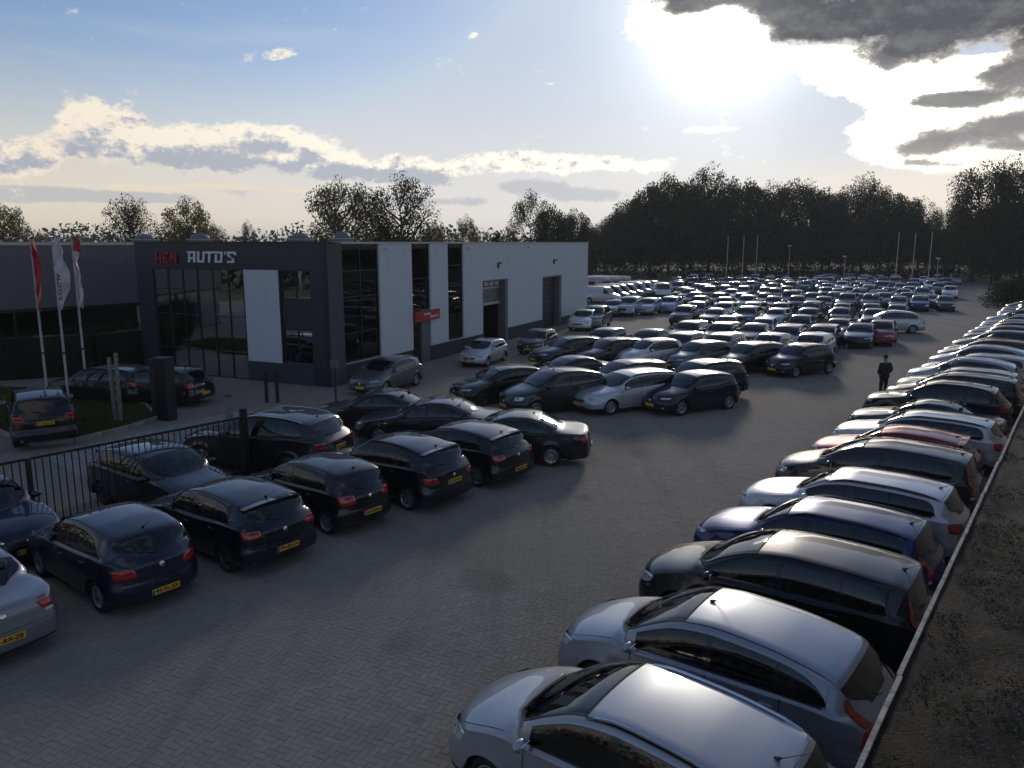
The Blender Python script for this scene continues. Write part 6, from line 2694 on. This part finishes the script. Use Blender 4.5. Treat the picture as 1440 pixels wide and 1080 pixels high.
for mdl, u, v, c, lb in (('sedan_s', 866, 421, GREY, 'grey saloon left of the open yard'), ('suv_s', 889, 416, SIL, 'silver sport utility car left of the open yard'), ('hatch', 915, 418, SIL, 'silver hatchback at the back of the open yard'), ('hatch', 945, 416, LBLU, 'pale blue hatchback at the back of the open yard')):
    put(mdl, u, v, 205, c, lb, 1, 0)

# vans and campers at the far left
vans = [(842, 402, 'van_s', WHT, 'white van nearest the white wall end'), (855, 400.5, 'van_s', BLK2, 'dark van second along the van line'), (866, 399, 'van_s', DGRY, 'grey van third along the van line'), (877, 398, 'van_s', BLK2, 'dark van fourth along the van line'),
        (890, 396, 'van_s', SIL, 'silver van fifth along the van line'), (902, 395, 'van_s', WHT, 'white van sixth along the van line'), (913, 394, 'van_s', SIL, 'silver van at the right end of the van line')]
for u, v, m_, c, lb in vans:
    put(m_, u - 4, v, 118, c, lb, 1, 0, cat='van', group='line of vans at the far left', name='parked_van')
put('van_s', 931, 397, 186, WHT, 'white minibus facing the camera right of the van line', 1, 0, cat='minibus', name='parked_van')


def camper(u, v, az, lb):
    c = at(u, v, 2.25)
    t = empty('camper', (c.x, c.y, 0), pi / 2 - radians(az), label=lb, category='camper', group='campers behind the vans')
    t.scale = (.95, .95, .78)
    mb = MB()
    mb.box((-.6, 0, 1.75), (4.6, 2.2, 2.3), 'flag_white', bev=.15)
    mb.box((1.2, 0, 2.5), (2.2, 2.1, .75), 'flag_white', bev=.2)
    mb.obj('body', t, smooth=True, auto=40)
    mb = MB()
    mb.box((2.3, 0, 1.0), (1.6, 1.9, .9), 'flag_white', bev=.2)
    mb.obj('cab', t, smooth=True, auto=40)
    mb = MB()
    mb.box((1.95, 0, 1.72), (.9, 1.8, .7), 'gloss_black', bev=.2)
    mb.obj('windscreen', t)
    for x, y in ((-1.2, -1.105), (.3, -1.105), (-1.2, 1.105)):
        mb = MB()
        mb.box((x, y, 1.9), (.9, .02, .5), 'gloss_black')
        mb.obj('window', t)
    for x in (-1.6, 2.2):
        for y in (-.95, .95):
            link('wheel', WHEELS[0][0], t, (x, y, .33))


camper(834, 389, 118, 'white camper furthest left behind the vans')
camper(848, 388.5, 118, 'white camper in the middle behind the vans')
camper(862, 388, 118, 'white camper with overcab behind the dark vans')

# packed block further back
KIND = {'hatch': 'hatchback', 'hatch3': 'hatchback', 'round_hatch': 'rounded hatchback', 'city': 'small car', 'mpv': 'people carrier', 'mpv_box': 'boxy people carrier', 'wagon': 'estate', 'sedan_s': 'saloon', 'suv_s': 'sport utility car', 'sedan': 'saloon'}
PAL = [('silver', SIL2), ('grey', GREY), ('navy', NAVY), ('black', BLK), ('dark grey', DGRY), ('pale silver', SIL), ('black', BLK), ('dark grey', DGRY), ('grey', GREY), ('navy', DBLU), ('black', BLK2), ('black', BLK), ('navy', NAVY), ('grey', GREY), ('dark grey', DGRY), ('white', WHT), ('dark green', DGRN), ('dark red', DRED), ('blue', BLUE), ('pale blue', LBLU), ('silver', SIL2), ('black', BLK2)]
rng_c = random.Random(11)
rows = [(54.0, 15.0, 26.0), (62.0, 13.8, 29.8), (66.8, 16.0, 33.5), (74.5, 18.0, 42.5), (79.2, 18.5, 45.0), (87, 19.5, 50), (91.7, 20, 53), (99, 21, 57), (103.7, 22, 60), (111, 23.5, 64), (115.7, 24, 67), (122.5, 26, 71)]
cnt = 0
for ri, (y0, x0, x1) in enumerate(rows):
    x = x0 + rng_c.uniform(0, .4)
    k = 0
    while x <= x1:
        far = y0 > 84
        if rng_c.random() < (.07 if not far else .2):
            x += 2.35
            continue
        mdl = rng_c.choice(['hatch', 'hatch', 'hatch3', 'city', 'wagon', 'wagon', 'sedan_s', 'mpv', 'mpv_box', 'round_hatch', 'suv_s'])
        cn, c = rng_c.choice(PAL)
        c = tuple(v * rng_c.uniform(.85, 1.15) for v in c)
        yy = y0 - .06 * (x - x0) * (1 if y0 < 70 else -.2) + rng_c.uniform(-.35, .35)
        lb = '%s %s in packed row %s, %s from its left' % (cn, KIND[mdl], ['one', 'two', 'three', 'four', 'five', 'six', 'seven', 'eight', 'nine', 'ten', 'eleven', 'twelve'][ri], ordn[k])
        _r = spawn(mdl, (x, yy, 0), 209 + rng_c.uniform(-5, 5), c, lb, 'car', 'cars packed in the deep rows', 0, rng_c.randrange(6))
        _r.scale = (rng_c.uniform(.92, 1.02), rng_c.uniform(.90, .95), rng_c.uniform(.88, 1.03))
        k += 1
        cnt += 1
        x += 2.32 + rng_c.uniform(0, .25)
print('packed', cnt)
put('wagon', 1166, 385, 90, SIL2, 'pale silver car on the back road under the trees', 1, 0, name='road_car')
put('mpv', 1432, 379, 80, WHT, 'white car at the right edge beyond the dark bush', 1, 0, name='road_car')

# right-hand row, noses towards the lane
gR = 'cars side by side along the right-hand row'
right_row = [
    ('mpv_rails', SIL, 'silver compact carrier with roof rails, nearest car bottom centre', 1),
    ('mpv', SIL2, 'silver round-roofed carrier with tall red tail lamps, second in right row', 5),
    ('mpv_box', BLK, 'black boxy people carrier, third in the right row', 1),
    ('wagon_rails', BLUE, 'bright blue estate with roof rails, fourth in the right row', 1),
    ('wagon', LSIL, 'pale silver estate between the blue and the dark one', 1),
    ('mpv_box', (.03, .028, .03), 'dark brown-black wagon with side rails, sixth in the right row', 0),
    ('hatch', RED, 'dark red car, seventh in the right row', 0),
    ('wagon', LSIL, 'silver estate just beyond the dark red car', 1),
    ('sedan_s', DGRN, 'dark slim-roofed saloon beyond the second silver estate', 1),
    ('suv_s', BLK, 'black car in the right row with chromed rear lamps', 0),
    ('mpv_box', BLK2, 'black boxy carrier before the run of lilac silver roofs', 0),
    ('wagon', SIL, 'first of the lilac silver roofs in the right row', 0),
    ('mpv', SIL2, 'second of the lilac silver roofs in the right row', 0),
    ('wagon', SIL, 'third of the lilac silver roofs in the right row', 0),
    ('mpv', SIL2, 'fourth of the lilac silver roofs, before the wine red one', 0),
    ('mpv_box', DRED, 'wine red roofed carrier far along the right row', 0),
]
right_a = [6.45, 9.0, 11.8, 14.45, 17.15, 19.8, 22.45, 24.95, 27.5]
edge_b = [-5.84, -5.90, -6.0, -6.1, -6.15, -6.2, -6.1]
a = 6.45
for i in range(33):
    aa = right_a[i] if i < len(right_a) else right_a[-1] + (i - len(right_a) + 1) * 2.58
    if i < len(right_row):
        mdl, c, lb, wh = right_row[i]
    else:
        mdl = rng_c.choice(['hatch', 'wagon', 'mpv', 'mpv_box', 'hatch3', 'sedan_s'])
        cn, c = rng_c.choice([q for q in PAL if q[0] in ('silver', 'pale silver', 'white', 'grey', 'black', 'dark red', 'pale blue')])
        lb = '%s %s far along the right-hand row, %s of it' % (cn, KIND[mdl], ordn[i])
        wh = 1
    m = M_(mdl)
    fb = edge_b[i] if i < len(edge_b) else -6.2 + rng_c.uniform(-.15, .15)
    # the nearest lower corner of each nose was measured: its centre line is a little further along
    ctr = fb + .0 + m.P['L'] / 2
    spawn(mdl, ab(aa + .62, ctr), HEAD + rng_c.uniform(-1.0, 1.0), c, lb, 'car', gR, 1 if i < 12 else 0, wh)


# ------------------------------------------------------------------ the man in the lane
simple('skin', (.30, .17, .12), .6)
simple('jacket', (.016, .016, .018), .85, var=.3, vscale=10)
simple('trousers', (.02, .02, .024), .9, var=.3, vscale=10)
simple('hair', (.015, .012, .01), .8)
simple('shoe', (.012, .012, .012), .5)


def skin_mesh(name, pts, edges, radii, m, parent, levels=2, smooth=True):
    me = bpy.data.meshes.new(name)
    me.from_pydata(pts, edges, [])
    o = bpy.data.objects.new(name, me)
    COL.objects.link(o)
    md = o.modifiers.new('skin', 'SKIN')
    md.use_smooth_shade = True
    for i, r in enumerate(radii):
        r = r if isinstance(r, tuple) else (r, r)
        me.skin_vertices[0].data[i].radius = r
        me.skin_vertices[0].data[i].use_root = (i == 0)
    s = o.modifiers.new('sub', 'SUBSURF')
    s.levels = s.render_levels = levels
    dg = bpy.context.evaluated_depsgraph_get()
    me2 = bpy.data.meshes.new_from_object(o.evaluated_get(dg))
    me2.name = name
    bpy.data.objects.remove(o)
    me2.materials.clear()
    me2.materials.append(MATS[m])
    return link(name, me2, parent)


def person():
    g = at(1241, 558)
    r = empty('person', g, radians(10), label='person in dark jacket and trousers walking in the open lane', category='person')
    # faces -Y when rotated by pi: local +Y is forward
    body = [(0, 0, .98), (0, -.01, 1.15), (0, -.015, 1.34), (0, -.01, 1.47), (0, .0, 1.55), (0, .02, 1.64), (0, .03, 1.73),
            (-.10, 0, .93), (-.115, .01, .52), (-.12, -.02, .10), (-.125, .10, .04),
            (.10, 0, .93), (.115, .03, .52), (.12, .03, .10), (.13, .16, .04),
            (-.19, -.01, 1.43), (-.29, -.05, 1.17), (-.21, .10, 1.0), (-.17, .13, .95),
            (.19, -.01, 1.43), (.29, -.05, 1.17), (.21, .10, 1.0), (.17, .13, .95)]
    edges = [(0, 1), (1, 2), (2, 3), (3, 4), (4, 5), (5, 6), (0, 7), (7, 8), (8, 9), (9, 10), (0, 11), (11, 12), (12, 13), (13, 14), (3, 15), (15, 16), (16, 17), (17, 18), (3, 19), (19, 20), (20, 21), (21, 22)]
    rad = [(.15, .11), (.14, .10), (.17, .115), (.12, .09), (.055, .055), (.08, .095), (.07, .085), .085, .062, .042, .04, .085, .062, .042, .04, .062, .046, .035, .035, .062, .046, .035, .035]
    skin_mesh('body', body, edges, rad, 'skin', r)
    jk = [(0, 0, .90), (0, -.01, 1.12), (0, -.015, 1.34), (0, -.01, 1.46), (0, 0, 1.52),
          (-.20, -.01, 1.42), (-.29, -.05, 1.17), (-.22, .10, 1.0), (.20, -.01, 1.42), (.29, -.05, 1.17), (.22, .10, 1.0)]
    je = [(0, 1), (1, 2), (2, 3), (3, 4), (3, 5), (5, 6), (6, 7), (3, 8), (8, 9), (9, 10)]
    jr = [(.26, .18), (.255, .17), (.25, .17), (.15, .12), (.08, .08), .085, .072, .06, .085, .072, .06]
    skin_mesh('jacket', jk, je, jr, 'jacket', r)
    tr_ = [(0, 0, .92), (-.10, 0, .86), (-.118, .01, .50), (-.122, -.02, .10), (.10, 0, .86), (.118, .03, .50), (.122, .03, .10)]
    te = [(0, 1), (1, 2), (2, 3), (0, 4), (4, 5), (5, 6)]
    skin_mesh('trousers', tr_, te, [(.15, .12), .105, .078, .064, .105, .078, .064], 'trousers', r)
    for x, y in ((-.125, .05), (.128, .11)):
        mb = MB()
        mb.box((x, y, .045), (.10, .29, .09), 'shoe', bev=.035)
        mb.obj('shoe', r, smooth=True, auto=60)
    bm = bmesh.new()
    bmesh.ops.create_uvsphere(bm, u_segments=14, v_segments=10, radius=1)
    mb = MB()
    mb.add([(v.co.x * .088, v.co.y * .105 + .012, max(v.co.z, -.25 if v.co.y < 0 else .15) * .12 + 1.715) for v in bm.verts], [tuple(v.index for v in f.verts) for f in bm.faces], 'hair')
    bm.free()
    mb.obj('hair', r, smooth=True)
    mb = MB()
    for x in (-.03, .03):
        mb.box((x, .113, 1.70), (.018, .008, .008), 'print_black')
    mb.box((0, .118, 1.672), (.02, .03, .035), 'skin', bev=.006)
    mb.box((0, .112, 1.635), (.04, .006, .008), 'print_black')
    mb.obj('face', r)


person()
